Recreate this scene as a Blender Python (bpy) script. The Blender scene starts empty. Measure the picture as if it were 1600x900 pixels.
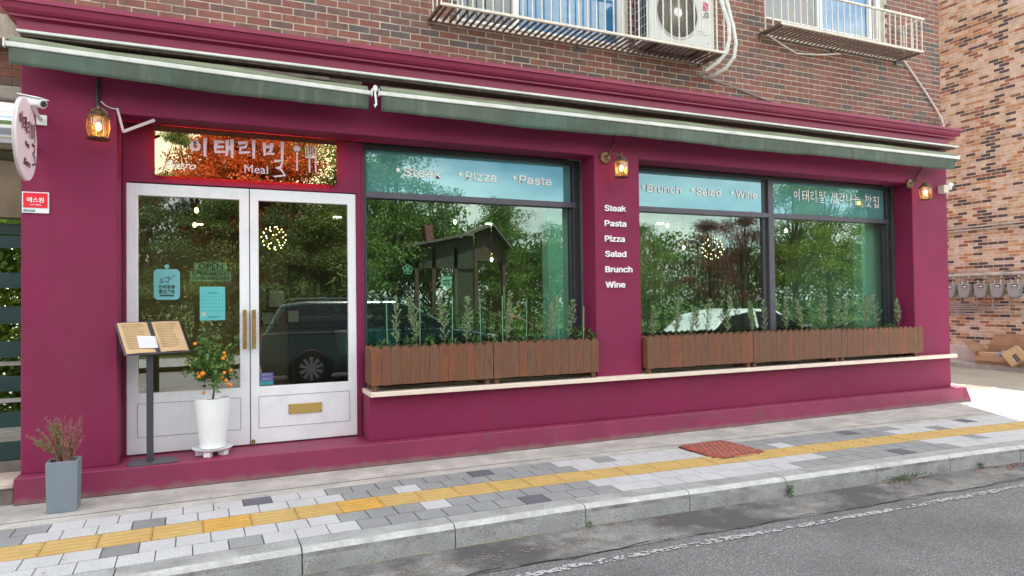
import bpy, bmesh, math, random, os
from mathutils import Vector, Matrix
R = random.Random(7)
S = bpy.context.scene
C = S.collection
rad = math.radians
# ------------------------------------------------------------------ camera
CAMPOS = Vector((0, 0, 1.49))
yaw, pitch, roll, FPX = 0.414044515, 0.0184831783, -0.0119255179, 1055.477
cy, sy = math.cos(yaw), math.sin(yaw)
fwd = Vector((sy * math.cos(pitch), cy * math.cos(pitch), math.sin(pitch)))
rgt = Vector((cy, -sy, 0)); upv = rgt.cross(fwd)
r_ = math.cos(roll) * rgt + math.sin(roll) * upv
u_ = -math.sin(roll) * rgt + math.cos(roll) * upv
cd = bpy.data.cameras.new('camera'); cam = bpy.data.objects.new('camera', cd); C.objects.link(cam)
M4 = Matrix((r_, u_, -fwd)).transposed().to_4x4(); M4.translation = CAMPOS
cam.matrix_world = M4
cd.sensor_width = 36; cd.lens = FPX / 1600 * 36; cd.clip_start = 0.05; cd.clip_end = 3000
S.camera = cam
# ------------------------------------------------------------------ light
SUN_EL, SUN_AZ = rad(63), rad(31)          # azimuth measured from +Y towards +X
w = bpy.data.worlds.new('World'); S.world = w; w.use_nodes = True
nt = w.node_tree; bg = nt.nodes['Background']; bg.inputs[1].default_value = 0.082
sk = nt.nodes.new('ShaderNodeTexSky'); sk.sky_type = 'NISHITA'; sk.sun_disc = False
sk.sun_elevation = SUN_EL; sk.sun_rotation = SUN_AZ; sk.dust_density = 1.5; sk.air_density = 1.0
tc = nt.nodes.new('ShaderNodeTexCoord'); mp = nt.nodes.new('ShaderNodeMapping'); mp.inputs['Scale'].default_value = (1, 1, 2.4)
nz = nt.nodes.new('ShaderNodeTexNoise'); nz.inputs['Scale'].default_value = 2.6; nz.inputs['Detail'].default_value = 7; nz.inputs['Roughness'].default_value = .58
cr = nt.nodes.new('ShaderNodeValToRGB'); cr.color_ramp.elements[0].position = .38; cr.color_ramp.elements[1].position = .58
mx = nt.nodes.new('ShaderNodeMix'); mx.data_type = 'RGBA'; mx.inputs['B'].default_value = (9.4, 9.1, 8.6, 1)
lk = nt.links.new
lk(tc.outputs['Generated'], mp.inputs[0]); lk(mp.outputs[0], nz.inputs['Vector']); lk(nz.outputs[0], cr.inputs[0])
lk(cr.outputs[0], mx.inputs['Factor']); lk(sk.outputs[0], mx.inputs['A']); lk(mx.outputs['Result'], bg.inputs[0])
sd = bpy.data.lights.new('sun', 'SUN'); sd.energy = 3.9; sd.angle = rad(.53); sd.color = (1, .95, .87)
so = bpy.data.objects.new('sun', sd); C.objects.link(so)
sdir = Vector((math.sin(SUN_AZ) * math.cos(SUN_EL), math.cos(SUN_AZ) * math.cos(SUN_EL), math.sin(SUN_EL)))
so.rotation_euler = sdir.to_track_quat('Z', 'Y').to_euler(); so.location = (0, 0, 40)
S.view_settings.view_transform = 'Standard'; S.view_settings.look = 'None'
S.view_settings.exposure = 2.2; S.view_settings.gamma = 1
S.render.engine = 'CYCLES'
S.cycles.use_denoising = True
S.cycles.max_bounces = 9; S.cycles.transparent_max_bounces = 16; S.cycles.caustics_reflective = False; S.cycles.caustics_refractive = False
S.cycles.sample_clamp_indirect = 6

# ------------------------------------------------------------------ materials
def lin(c):
    return tuple(((x / 255) / 12.92 if x / 255 <= .04045 else ((x / 255 + .055) / 1.055) ** 2.4) for x in c)
MATS = {}
def mat(name, col, rough=.6, var=.12, sc=5, bump=0., bsc=60, metal=0., stretch=(1, 1, 1), emit=None, est=1, spec=.5, col2=None, speck=0, speckcol=(0, 0, 0), ssc=300, coat=0, lo=.35, hi=.65, stain=None, stain_sc=2, stain_lo=.55, stain_hi=.7, streak=None, streak_amt=.5, splash=None, splash_h=.1):
    if name in MATS: return MATS[name]
    m = bpy.data.materials.new(name); m.use_nodes = True; n = m.node_tree.nodes; l = m.node_tree.links.new
    b = n['Principled BSDF']; MATS[name] = m
    b.inputs['Roughness'].default_value = rough; b.inputs['Metallic'].default_value = metal
    b.inputs['Specular IOR Level'].default_value = spec; b.inputs['Coat Weight'].default_value = coat
    col = tuple(col)
    if emit:
        b.inputs['Emission Color'].default_value = (*emit, 1); b.inputs['Emission Strength'].default_value = est
    g = n.new('ShaderNodeNewGeometry'); mp = n.new('ShaderNodeMapping'); mp.inputs['Scale'].default_value = stretch
    l(g.outputs['Position'], mp.inputs[0])
    out = None
    if var or col2:
        t = n.new('ShaderNodeTexNoise'); t.inputs['Scale'].default_value = sc; t.inputs['Detail'].default_value = 7; t.inputs['Roughness'].default_value = .6
        l(mp.outputs[0], t.inputs['Vector'])
        r = n.new('ShaderNodeValToRGB'); r.color_ramp.elements[0].position = lo; r.color_ramp.elements[1].position = hi
        c1 = col2 if col2 else [x * (1 - var) for x in col]; c2 = col if col2 else [min(1, x * (1 + var)) for x in col]
        r.color_ramp.elements[0].color = (*c1, 1); r.color_ramp.elements[1].color = (*c2, 1)
        l(t.outputs[0], r.inputs[0]); out = r.outputs[0]
    else:
        b.inputs['Base Color'].default_value = (*col, 1)
    def mixin(out, fac, c):
        x = n.new('ShaderNodeMix'); x.data_type = 'RGBA'; l(fac, x.inputs['Factor'])
        if out: l(out, x.inputs['A'])
        else: x.inputs['A'].default_value = (*col, 1)
        x.inputs['B'].default_value = (*c, 1); return x.outputs['Result']
    if speck:
        t = n.new('ShaderNodeTexNoise'); t.inputs['Scale'].default_value = ssc; t.inputs['Detail'].default_value = 2
        l(g.outputs['Position'], t.inputs['Vector'])
        r = n.new('ShaderNodeValToRGB'); r.color_ramp.elements[0].position = .5; r.color_ramp.elements[1].position = .72
        r.color_ramp.elements[1].color = (speck, speck, speck, 1)
        l(t.outputs[0], r.inputs[0]); out = mixin(out, r.outputs[0], speckcol)
    if stain:
        t = n.new('ShaderNodeTexNoise'); t.inputs['Scale'].default_value = stain_sc; t.inputs['Detail'].default_value = 8; t.inputs['Roughness'].default_value = .65
        l(g.outputs['Position'], t.inputs['Vector'])
        r = n.new('ShaderNodeValToRGB'); r.color_ramp.elements[0].position = stain_lo; r.color_ramp.elements[1].position = stain_hi
        l(t.outputs[0], r.inputs[0]); out = mixin(out, r.outputs[0], stain)
    if streak:
        mp2 = n.new('ShaderNodeMapping'); mp2.inputs['Scale'].default_value = (7, 7, .45); l(g.outputs['Position'], mp2.inputs[0])
        t = n.new('ShaderNodeTexNoise'); t.inputs['Scale'].default_value = 1.6; t.inputs['Detail'].default_value = 6; t.inputs['Roughness'].default_value = .7
        l(mp2.outputs[0], t.inputs['Vector'])
        r = n.new('ShaderNodeValToRGB'); r.color_ramp.elements[0].position = .5; r.color_ramp.elements[1].position = .72; r.color_ramp.elements[1].color = (streak_amt, streak_amt, streak_amt, 1)
        l(t.outputs[0], r.inputs[0]); out = mixin(out, r.outputs[0], streak)
    if splash:
        sp_ = n.new('ShaderNodeSeparateXYZ'); l(g.outputs['Position'], sp_.inputs[0])
        t = n.new('ShaderNodeTexNoise'); t.inputs['Scale'].default_value = 9; t.inputs['Detail'].default_value = 6; l(g.outputs['Position'], t.inputs['Vector'])
        a1 = n.new('ShaderNodeMath'); a1.operation = 'MULTIPLY_ADD'; a1.inputs[1].default_value = -1 / splash_h; a1.inputs[2].default_value = .55; l(sp_.outputs[2], a1.inputs[0])
        a2 = n.new('ShaderNodeMath'); a2.operation = 'ADD'; l(a1.outputs[0], a2.inputs[0]); l(t.outputs[0], a2.inputs[1])
        r = n.new('ShaderNodeValToRGB'); r.color_ramp.elements[0].position = .45; r.color_ramp.elements[1].position = 1.0; r.color_ramp.elements[1].color = (.75, .75, .75, 1)
        l(a2.outputs[0], r.inputs[0]); out = mixin(out, r.outputs[0], splash)
    if out: l(out, b.inputs['Base Color'])
    if bump:
        t = n.new('ShaderNodeTexNoise'); t.inputs['Scale'].default_value = bsc; t.inputs['Detail'].default_value = 5
        l(mp.outputs[0], t.inputs['Vector'])
        bp = n.new('ShaderNodeBump'); bp.inputs['Strength'].default_value = bump; bp.inputs['Distance'].default_value = .01
        l(t.outputs[0], bp.inputs['Height']); l(bp.outputs[0], b.inputs['Normal'])
    return m

def glass(name, tint, base=.07, body=None, bodyfac=0, gcol=(1, 1, 1), mul=1.5, rough=0.0):
    m = bpy.data.materials.new(name); m.use_nodes = True; n = m.node_tree.nodes; l = m.node_tree.links.new
    for x in list(n):
        if x.type != 'OUTPUT_MATERIAL': n.remove(x)
    o = n['Material Output']; tr = n.new('ShaderNodeBsdfTransparent'); tr.inputs[0].default_value = (*tint, 1)
    gl = n.new('ShaderNodeBsdfGlossy'); gl.inputs['Roughness'].default_value = rough; gl.inputs[0].default_value = (*gcol, 1)
    fr = n.new('ShaderNodeFresnel'); ge = n.new('ShaderNodeNewGeometry'); mi_ = n.new('ShaderNodeMath'); mi_.operation = 'MULTIPLY_ADD'
    mi_.inputs[1].default_value = 1 / 1.5 - 1.5; mi_.inputs[2].default_value = 1.5; l(ge.outputs['Backfacing'], mi_.inputs[0]); l(mi_.outputs[0], fr.inputs[0])   # same reflectance from both sides of the pane
    ma = n.new('ShaderNodeMath'); ma.operation = 'MULTIPLY_ADD'; ma.use_clamp = True
    ma.inputs[1].default_value = mul; ma.inputs[2].default_value = base; l(fr.outputs[0], ma.inputs[0])
    src = tr.outputs[0]
    if body:
        d = n.new('ShaderNodeBsdfDiffuse'); d.inputs[0].default_value = (*body, 1)
        mm = n.new('ShaderNodeMixShader'); mm.inputs[0].default_value = bodyfac; l(tr.outputs[0], mm.inputs[1]); l(d.outputs[0], mm.inputs[2]); src = mm.outputs[0]
    ms = n.new('ShaderNodeMixShader'); l(ma.outputs[0], ms.inputs[0]); l(src, ms.inputs[1]); l(gl.outputs[0], ms.inputs[2]); l(ms.outputs[0], o.inputs[0])
    return m

def leafmat(name, c1, c2, tl=.35, sc=2.5):
    m = mat(name, c1, .55, 0, sc, col2=c2, lo=.4, hi=.6)
    n = m.node_tree.nodes; l = m.node_tree.links.new; b = n['Principled BSDF']; o = n['Material Output']
    t = n.new('ShaderNodeBsdfTranslucent'); ms = n.new('ShaderNodeMixShader'); ms.inputs[0].default_value = tl
    src = b.inputs['Base Color'].links[0].from_socket; l(src, t.inputs[0])
    l(b.outputs[0], ms.inputs[1]); l(t.outputs[0], ms.inputs[2]); l(ms.outputs[0], o.inputs[0]); return m

BURG = (.21, .0155, .066)
m_wall = mat('burgundy_paint', BURG, .65, .11, .9, spec=.3, bump=.14, bsc=28, stain=(.185, .026, .066), stain_sc=1.3, stain_lo=.5, stain_hi=.8, streak=(.15, .022, .055), streak_amt=.45)
m_plinth = mat('worn_burgundy_paint', (.215, .021, .069), .55, .12, 2.5, bump=.12, bsc=40, stain=(.14, .06, .06), stain_sc=3.2, stain_lo=.56, stain_hi=.74, splash=(.20, .15, .13), splash_h=.09)
m_corn = mat('cornice_paint', (.25, .019, .062), .42, .05, 2, bump=.03, streak=(.15, .025, .055), streak_amt=.4)
m_white = mat('white_door_paint', (.80, .82, .86), .35, .04, 3, stain=(.66, .67, .69), stain_sc=2.2, stain_lo=.52, stain_hi=.75, streak=(.60, .60, .60), streak_amt=.25)
m_sill = mat('cream_marble', (.74, .64, .54), .4, .1, 6, stretch=(1, 2, 6), bump=.03)
m_frame = mat('dark_window_metal', (.035, .035, .045), .4, .1)
m_framel = mat('grey_window_metal', (.085, .08, .105), .4, .1)
m_black = mat('black_metal', (.02, .02, .024), .45, .1)
m_dgrey = mat('dark_grey_metal', (.06, .06, .075), .5, .1, bump=.05)
m_brass = mat('brass', (1.0, .70, .26), .32, .05, metal=1)
m_dbrass = mat('aged_brass', (.42, .27, .09), .42, .2, 20, metal=.9)
m_bronze = mat('antique_bronze', (.17, .11, .06), .45, .4, 30, metal=.7, bump=.2, bsc=90)
m_mortar = mat('brick_mortar', (.46, .40, .32), .9, .15, 12, bump=.3, bsc=120)
m_mortar2 = mat('pale_mortar', (.74, .63, .53), .9, .12, 12, bump=.3, bsc=120)
m_wood = mat('stained_timber', (.20, .080, .036), .6, 0, 9, col2=(.105, .043, .022), stretch=(9, 9, .7), bump=.25, bsc=25, lo=.3, hi=.75)
m_wood2 = mat('weathered_timber', (.18, .083, .043), .65, 0, 9, col2=(.10, .048, .027), stretch=(9, 9, .7), bump=.25, bsc=25)
m_wood3 = mat('reddish_timber', (.22, .075, .032), .6, 0, 9, col2=(.125, .044, .022), stretch=(9, 9, .7), bump=.25, bsc=25)
m_soil = mat('soil', (.04, .03, .02), .95, .4, 40, bump=.5)
m_pavW = mat('white_paver', (.49, .50, .51), .85, .07, 3, bump=.25, bsc=160, speck=1.0, speckcol=(.27, .28, .28), ssc=120, stain=(.40, .40, .39), stain_sc=1.7, stain_lo=.58, stain_hi=.8)
m_pavG = mat('grey_paver', (.265, .275, .28), .85, .09, 3, bump=.25, bsc=160, speck=.9, speckcol=(.14, .15, .15), ssc=120)
m_pavD = mat('dark_paver', (.105, .11, .135), .85, .1, 3, bump=.25, bsc=160, speck=.3, speckcol=(.2, .2, .22), ssc=170)
m_pavM = mat('mid_grey_paver', (.205, .212, .215), .85, .1, 3, bump=.25, bsc=160, speck=.3, speckcol=(.3, .3, .3), ssc=170)
m_joint = mat('joint_sand', (.17, .165, .15), .95, .3, 20)
m_yel = mat('yellow_tactile', (.46, .315, .11), .75, .1, 8, bump=.3, bsc=150, stain=(.42, .26, .08), stain_sc=4, stain_lo=.5, stain_hi=.7, speck=.25, speckcol=(.4, .24, .06), ssc=260)
m_conc = mat('concrete_edging', (.44, .43, .40), .9, .2, 4, bump=.5, bsc=90, stain=(.29, .285, .265), stain_sc=2.3, stain_lo=.48, stain_hi=.75, speck=.7, speckcol=(.20, .20, .19), ssc=110)
m_kerb = mat('granite_kerb', (.36, .37, .365), .8, .15, 4, bump=.35, bsc=140, speck=1.0, speckcol=(.14, .15, .15), ssc=120, stain=(.20, .20, .185), stain_sc=3.1, stain_lo=.52, stain_hi=.72)
m_kerbe = mat('granite_kerb_worn_edge', (.50, .51, .50), .8, .2, 6, bump=.35, bsc=120, speck=.8, speckcol=(.26, .27, .26), ssc=120, stain=(.34, .34, .33), stain_sc=4, stain_lo=.5, stain_hi=.7)
m_kerbd = mat('granite_kerb_grimy', (.30, .31, .305), .85, .25, 5, bump=.35, bsc=120, speck=.8, speckcol=(.13, .13, .13), ssc=120, stain=(.15, .14, .12), stain_sc=3.5, stain_lo=.45, stain_hi=.62)
m_asph = mat('asphalt', (.135, .131, .136), .9, .14, 2, bump=.8, bsc=180, speck=1.0, speckcol=(.40, .40, .40), ssc=120, stain=(.10, .098, .102), stain_sc=.7, stain_lo=.45, stain_hi=.8)
m_gut = mat('gutter_asphalt', (.19, .186, .178), .9, .35, 7, bump=.8, bsc=120, speck=1.0, speckcol=(.36, .35, .33), ssc=95, stain=(.085, .08, .082), stain_sc=1.0, stain_lo=.44, stain_hi=.56)
m_alley = mat('alley_concrete', (.34, .325, .27), .9, .12, 1.5, bump=.3, bsc=80, speck=.3, speckcol=(.3, .28, .24), ssc=120)
m_steel = mat('stainless_steel', (.72, .74, .76), .12, .03, metal=1)
m_cream = mat('cream_metal', (.66, .61, .52), .4, .12, 10)
m_rust = mat('brown_metal', (.13, .095, .075), .6, .3, 15)
m_awn = mat('green_canvas', (.074, .098, .072), .85, .14, 2.2, bump=.3, bsc=18, streak=(.17, .20, .16), streak_amt=.5, stain=(.085, .14, .115), stain_sc=1.6, stain_lo=.5, stain_hi=.7)
m_awt = mat('skylit_green_canvas', (.17, .20, .13), .85, .14, 3)  # lighter copy of the canvas green; sky light on its top is in the colour
m_bar = mat('white_awning_bar', (.62, .64, .60), .45, .12, 6)
m_plast = mat('white_plastic', (.78, .79, .78), .35, .04)
m_ac = mat('air_conditioner_shell', (.62, .64, .62), .4, .04)
m_txt = mat('white_lettering', (.95, .95, .94), .5, 0)
m_greyt = mat('print_grey', (.45, .45, .47), .5, 0)  # plain grey ink for prints and tape marks
m_text2 = mat('pale_pink_lettering', (.72, .52, .60), .5, 0)
m_ceram = mat('white_ceramic', (.80, .83, .82), .16, .02, coat=.4)
m_gplant = mat('grey_planter_paint', (.185, .225, .26), .6, .06, 4, bump=.08)
m_bark = mat('bark', (.10, .07, .045), .9, .3, 20, bump=.6)
m_barkp = mat('pine_bark', (.22, .11, .06), .9, .3, 20, bump=.6)
m_leaf = leafmat('citrus_leaf', (.17, .31, .07), (.07, .16, .035), .25, 20)
m_orange = mat('orange_fruit', (.82, .27, .015), .4, .15, 30, bump=.1)
m_sap = leafmat('silver_green_leaf', (.36, .47, .27), (.22, .32, .16), .2, 30)
m_sapg = leafmat('fresh_green_leaf', (.09, .19, .05), (.05, .11, .03), .3, 30)
m_dry = mat('dry_stems', (.24, .13, .09), .8, .4, 30)
m_tg = leafmat('tree_leaf_green', (.18, .26, .05), (.07, .13, .03), .4, 1.5)
m_tg2 = leafmat('tree_leaf_dark', (.12, .19, .05), (.06, .11, .035), .35, 1.5)
m_ty = leafmat('tree_leaf_yellow_green', (.24, .29, .03), (.13, .18, .025), .45, 1.5)
m_tr = leafmat('maple_leaf_red', (.46, .065, .015), (.26, .06, .015), .45, 1.5)
m_tr2 = leafmat('maple_leaf_purple', (.19, .055, .055), (.10, .035, .035), .4, 1.5)
m_grass = mat('grass', (.07, .12, .03), .9, .4, 6, bump=.5)
m_card = mat('cardboard', (.36, .22, .13), .8, .12, 5, bump=.08)
m_cardl = mat('light_cardboard', (.55, .40, .22), .75, .1, 5)
m_ink = mat('black_ink', (.02, .02, .025), .6, 0)
m_gate = mat('dark_green_gate_paint', (.012, .04, .042), .35, .15, 6)
m_paper = mat('kraft_paper', (.56, .40, .22), .7, .07, 8)
m_note = mat('white_paper', (.72, .74, .80), .7, .02)
m_cov = mat('red_painted_iron', (.30, .065, .045), .7, .3, 9, bump=.3, bsc=70, stain=(.17, .07, .055), stain_sc=7, stain_lo=.5, stain_hi=.65)
m_room = mat('interior_olive_wall', (.20, .18, .115), .8, .15, 2)
m_roomt = mat('interior_pale_wall', (.75, .85, .80), .8, .08, 2)
m_floor = mat('interior_floor', (.22, .19, .16), .5, .2)
m_bulb = mat('warm_bulb', (1, .8, .5), .5, 0, emit=(1, .72, .35), est=6)
m_bulbl = mat('lantern_bulb', (1, .8, .5), .5, 0, emit=(1, .66, .28), est=4.5)
m_led = mat('red_led_strip', (1, .2, .1), .5, 0, emit=(1, .16, .03), est=15)
m_glass = glass('window_glass', (.66, .86, .78), .07, gcol=(.88, 1, .95), rough=.008)
m_dglass = glass('door_glass', (.78, .84, .76), .055, rough=.008)
m_trans = glass('transom_film_glass', (.35, .75, .72), .17, body=(.12, .34, .34), bodyfac=.8, gcol=(.48, .76, .82), mul=1.2, rough=.008)
m_lamp = glass('amber_glass', (1, .78, .42), .04, body=(.8, .5, .2), bodyfac=.12)
m_mirror = mat('gold_mirror', (.60, .51, .28), .0, 0, metal=1)
m_blue = mat('sky_reflection_blue', (.035, .27, .52), .7, .15, 2, stretch=(1, 1, 6))  # sky blue mirrored in the upper panes, put into a sheet's colour
m_upglass = glass('upper_window_glass', (.85, .92, .95), .02, mul=1.0)
m_uvoid = mat('dim_room', (.05, .055, .06), .8, .1)  # dark sheet behind the panes; the unlit room's shade is in its colour

# ------------------------------------------------------------------ mesh helpers
class MB:
    def __init__(s): s.v = []; s.f = []; s.m = []
    def add(s, vs, fs, mi=0):
        o = len(s.v); s.v += [tuple(v) for v in vs]; s.f += [tuple(i + o for i in f) for f in fs]; s.m += [mi] * len(fs); return s
    def box(s, a, b, mi=0, mtx=None):
        x0, y0, z0 = a; x1, y1, z1 = b
        vs = [Vector(p) for p in ((x0, y0, z0), (x1, y0, z0), (x1, y1, z0), (x0, y1, z0), (x0, y0, z1), (x1, y0, z1), (x1, y1, z1), (x0, y1, z1))]
        if mtx: vs = [mtx @ v for v in vs]
        return s.add(vs, [(0, 3, 2, 1), (4, 5, 6, 7), (0, 1, 5, 4), (1, 2, 6, 5), (2, 3, 7, 6), (3, 0, 4, 7)], mi)
    def prism(s, pts, axis, t0, t1, mi=0, mtx=None):
        n = len(pts)
        def mk(p, t): return Vector({'x': (t, p[0], p[1]), 'y': (p[0], t, p[1]), 'z': (p[0], p[1], t)}[axis])
        vs = [mk(p, t0) for p in pts] + [mk(p, t1) for p in pts]
        if mtx: vs = [mtx @ v for v in vs]
        fs = [tuple(range(n)), tuple(range(2 * n - 1, n - 1, -1))] + [(i, i + n, (i + 1) % n + n, (i + 1) % n) for i in range(n)]
        return s.add(vs, fs, mi)
    def tube(s, pts, r, n=6, mi=0, closed=False):
        P = [Vector(p) for p in pts]; k = len(P); rr = r if isinstance(r, (list, tuple)) else [r] * k
        vs = []; ref = None
        for i, p in enumerate(P):
            d = (P[(i + 1) % k] - P[i - 1]) if closed else ((P[min(i + 1, k - 1)] - P[max(i - 1, 0)]))
            if d.length < 1e-9: d = Vector((0, 0, 1))
            d.normalize()
            if ref is None: ref = d.orthogonal().normalized()
            ref = (ref - d * ref.dot(d)); ref = ref.normalized() if ref.length > 1e-6 else d.orthogonal().normalized()
            q = d.cross(ref)
            for j in range(n):
                a = 2 * math.pi * j / n; vs.append(p + (ref * math.cos(a) + q * math.sin(a)) * rr[i])
        fs = []
        for i in range(k if closed else k - 1):
            for j in range(n):
                a = i * n + j; b = i * n + (j + 1) % n; c = ((i + 1) % k) * n + (j + 1) % n; d = ((i + 1) % k) * n + j
                fs.append((a, b, c, d))
        if not closed: fs += [tuple(range(n - 1, -1, -1)), tuple(range((k - 1) * n, k * n))]
        return s.add(vs, fs, mi)
    def lathe(s, prof, c=(0, 0, 0), n=24, mi=0, axis='z', mtx=None):
        vs = []; k = len(prof); c = Vector(c)
        for r, h in prof:
            for j in range(n):
                a = 2 * math.pi * j / n; x, y = r * math.cos(a), r * math.sin(a)
                v = Vector((x, y, h)) if axis == 'z' else (Vector((h, x, y)) if axis == 'x' else Vector((x, h, y)))
                if mtx: v = mtx @ v
                vs.append(v + c)
        fs = []
        for i in range(k - 1):
            for j in range(n):
                fs.append((i * n + j, i * n + (j + 1) % n, (i + 1) * n + (j + 1) % n, (i + 1) * n + j))
        fs += [tuple(range(n - 1, -1, -1)), tuple(range((k - 1) * n, k * n))]
        return s.add(vs, fs, mi)
    def ball(s, c, r, mi=0, seg=10, ring=6, sz=1):
        pr = [(max(1e-4, r * math.sin(math.pi * i / ring)), -r * sz * math.cos(math.pi * i / ring)) for i in range(ring + 1)]
        return s.lathe(pr, c, seg, mi)
    def quad(s, a, b, c, d, mi=0): return s.add([a, b, c, d], [(0, 1, 2, 3)], mi)
    def mesh(s, name, mats, smooth=False):
        me = bpy.data.meshes.new(name); me.from_pydata(s.v, [], s.f)
        for m in (mats if isinstance(mats, (list, tuple)) else [mats]): me.materials.append(m)
        if any(s.m): me.polygons.foreach_set('material_index', s.m)
        if smooth: me.polygons.foreach_set('use_smooth', [True] * len(me.polygons))
        me.update(); return me
    def obj(s, name, mats, parent=None, bevel=0, smooth=False, loc=None, kind=None, seg=1):
        me = s.mesh(name, mats, smooth)
        if bevel or smooth:
            bm = bmesh.new(); bm.from_mesh(me); bmesh.ops.recalc_face_normals(bm, faces=bm.faces); bm.to_mesh(me); bm.free()
        o = bpy.data.objects.new(name, me); C.objects.link(o)
        if bevel:
            b = o.modifiers.new('bevel', 'BEVEL'); b.width = bevel; b.segments = seg; b.limit_method = 'ANGLE'; b.harden_normals = False
        if smooth:
            try: me.set_sharp_from_angle(angle=rad(40))
            except Exception: pass
        if parent: adopt(o, parent)
        if loc: o.location = loc
        if kind: o['kind'] = kind
        return o
WORLD = {}
def adopt(o, parent):
    o.parent = parent
    if parent.name in WORLD: o.matrix_parent_inverse = Matrix.Translation(-Vector(WORLD[parent.name]))
def thing(name, label, cat, loc=(0, 0, 0), group=None, world=True, rz=0):
    o = bpy.data.objects.new(name, None); C.objects.link(o); o.location = loc; o.empty_display_size = .1
    o.rotation_euler.z = rz
    o['label'] = label; o['category'] = cat
    if group: o['group'] = group
    if world: WORLD[o.name] = tuple(loc)
    return o
def tag(o, label, cat, group=None):
    o['label'] = label; o['category'] = cat
    if group: o['group'] = group
    return o
def struct(o): o['kind'] = 'structure'; return o
def copytree(o, parent=None):
    c = o.copy(); C.objects.link(c)
    if parent: c.parent = parent
    for ch in list(o.children): copytree(ch, c)
    return c

FONTS = {}
def font(n):
    if n in FONTS: return FONTS[n]
    f = None
    try:
        p = os.path.join(bpy.utils.system_resource('DATAFILES'), 'fonts', n)
        if os.path.exists(p): f = bpy.data.fonts.load(p)
    except Exception: f = None
    FONTS[n] = f; return f
def textmesh(s, size=1, off=0, shear=0, ext=.0, fnt='Inter.woff2', width=None, spacing=1):
    c = bpy.data.curves.new('t', 'FONT'); c.body = s; c.size = 1; c.offset = off; c.shear = shear; c.extrude = ext; c.resolution_u = 3; c.space_character = spacing
    f = font(fnt) if fnt else None
    if f: c.font = f
    o = bpy.data.objects.new('t', c); C.objects.link(o)
    bpy.context.view_layer.update()
    me = bpy.data.meshes.new_from_object(o.evaluated_get(bpy.context.evaluated_depsgraph_get()))
    bpy.data.objects.remove(o)
    xs = [v.co.x for v in me.vertices]; ys = [v.co.y for v in me.vertices]
    x0, x1 = min(xs), max(xs)
    k = (width / (x1 - x0)) if width else size
    return me, x0, x1, k, min(ys), max(ys)
def text(mb, s, x, z, Y, width=None, size=None, cap=None, off=0, shear=0, mi=0, depth=.002, fnt='Inter.woff2', mtx=None, center=False, spacing=1):
    """letters lying in the X-Z plane, front at Y, baseline z, left x (or centred)"""
    me, x0, x1, k, y0, y1 = textmesh(s, size or 1, 0, shear, .5, fnt, width, spacing)
    kz = k if not cap else cap / (.727 if fnt else .66)
    xo = x - x0 * k - ((x1 - x0) * k / 2 if center else 0)
    d_ = off * max(k, kz) * .75
    for q, (dx, dz) in enumerate([(0, 0)] if not off else [(-d_, 0), (d_, .0), (0, d_), (0, -d_)]):
        allv = [Vector((xo + dx + v.co.x * k, Y - q * .00025 + depth * (.5 - v.co.z), z + dz + v.co.y * kz)) for v in me.vertices]
        if mtx: allv = [mtx @ v for v in allv]
        mb.add(allv, [tuple(p.vertices) for p in me.polygons], mi)
    bpy.data.meshes.remove(me)
    return (xo + x1 * k)
STK = [0]
def stroke(mb, pts, x, z, sx, sz, Y, wd, mi=0, mtx=None, depth=.002):
    """a ribbon pen stroke through pts in unit space"""
    STK[0] = (STK[0] + 5) % 13; Y = Y - STK[0] * .00013
    P = [Vector((x + p[0] * sx, 0, z + p[1] * sz)) for p in pts]
    L = []; Rr = []
    for i, p in enumerate(P):
        d = P[min(i + 1, len(P) - 1)] - P[max(i - 1, 0)]
        if d.length < 1e-9: d = Vector((1, 0, 0))
        d.normalize(); nn = Vector((-d.z, 0, d.x)); t = wd * (1.0 if i else 1.25) * (.75 if i == len(P) - 1 else 1)
        e = d * wd * .5 * (-1 if i == 0 else (1 if i == len(P) - 1 else 0))
        L.append(p + nn * t / 2 + e); Rr.append(p - nn * t / 2 + e)
    k = len(P); f0 = [v + Vector((0, Y, 0)) for v in L + Rr]; vs = f0 + [v + Vector((0, depth, 0)) for v in f0]
    if mtx: vs = [mtx @ v for v in vs]
    fs = []
    for i in range(k - 1): fs += [(i, i + 1, k + i + 1, k + i), (i, 2 * k + i, 2 * k + i + 1, i + 1), (k + i, k + i + 1, 3 * k + i + 1, 3 * k + i)]
    fs += [(0, k, 3 * k, 2 * k), (k - 1, 3 * k - 1, 4 * k - 1, 2 * k - 1)]
    mb.add(vs, fs, mi)
def circ(cx, cz, r, n=10, a0=100, sw=350): return [(cx + r * math.cos(rad(a0 + sw * i / n)), cz + r * 1.1 * math.sin(rad(a0 + sw * i / n))) for i in range(n + 1)]
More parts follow.
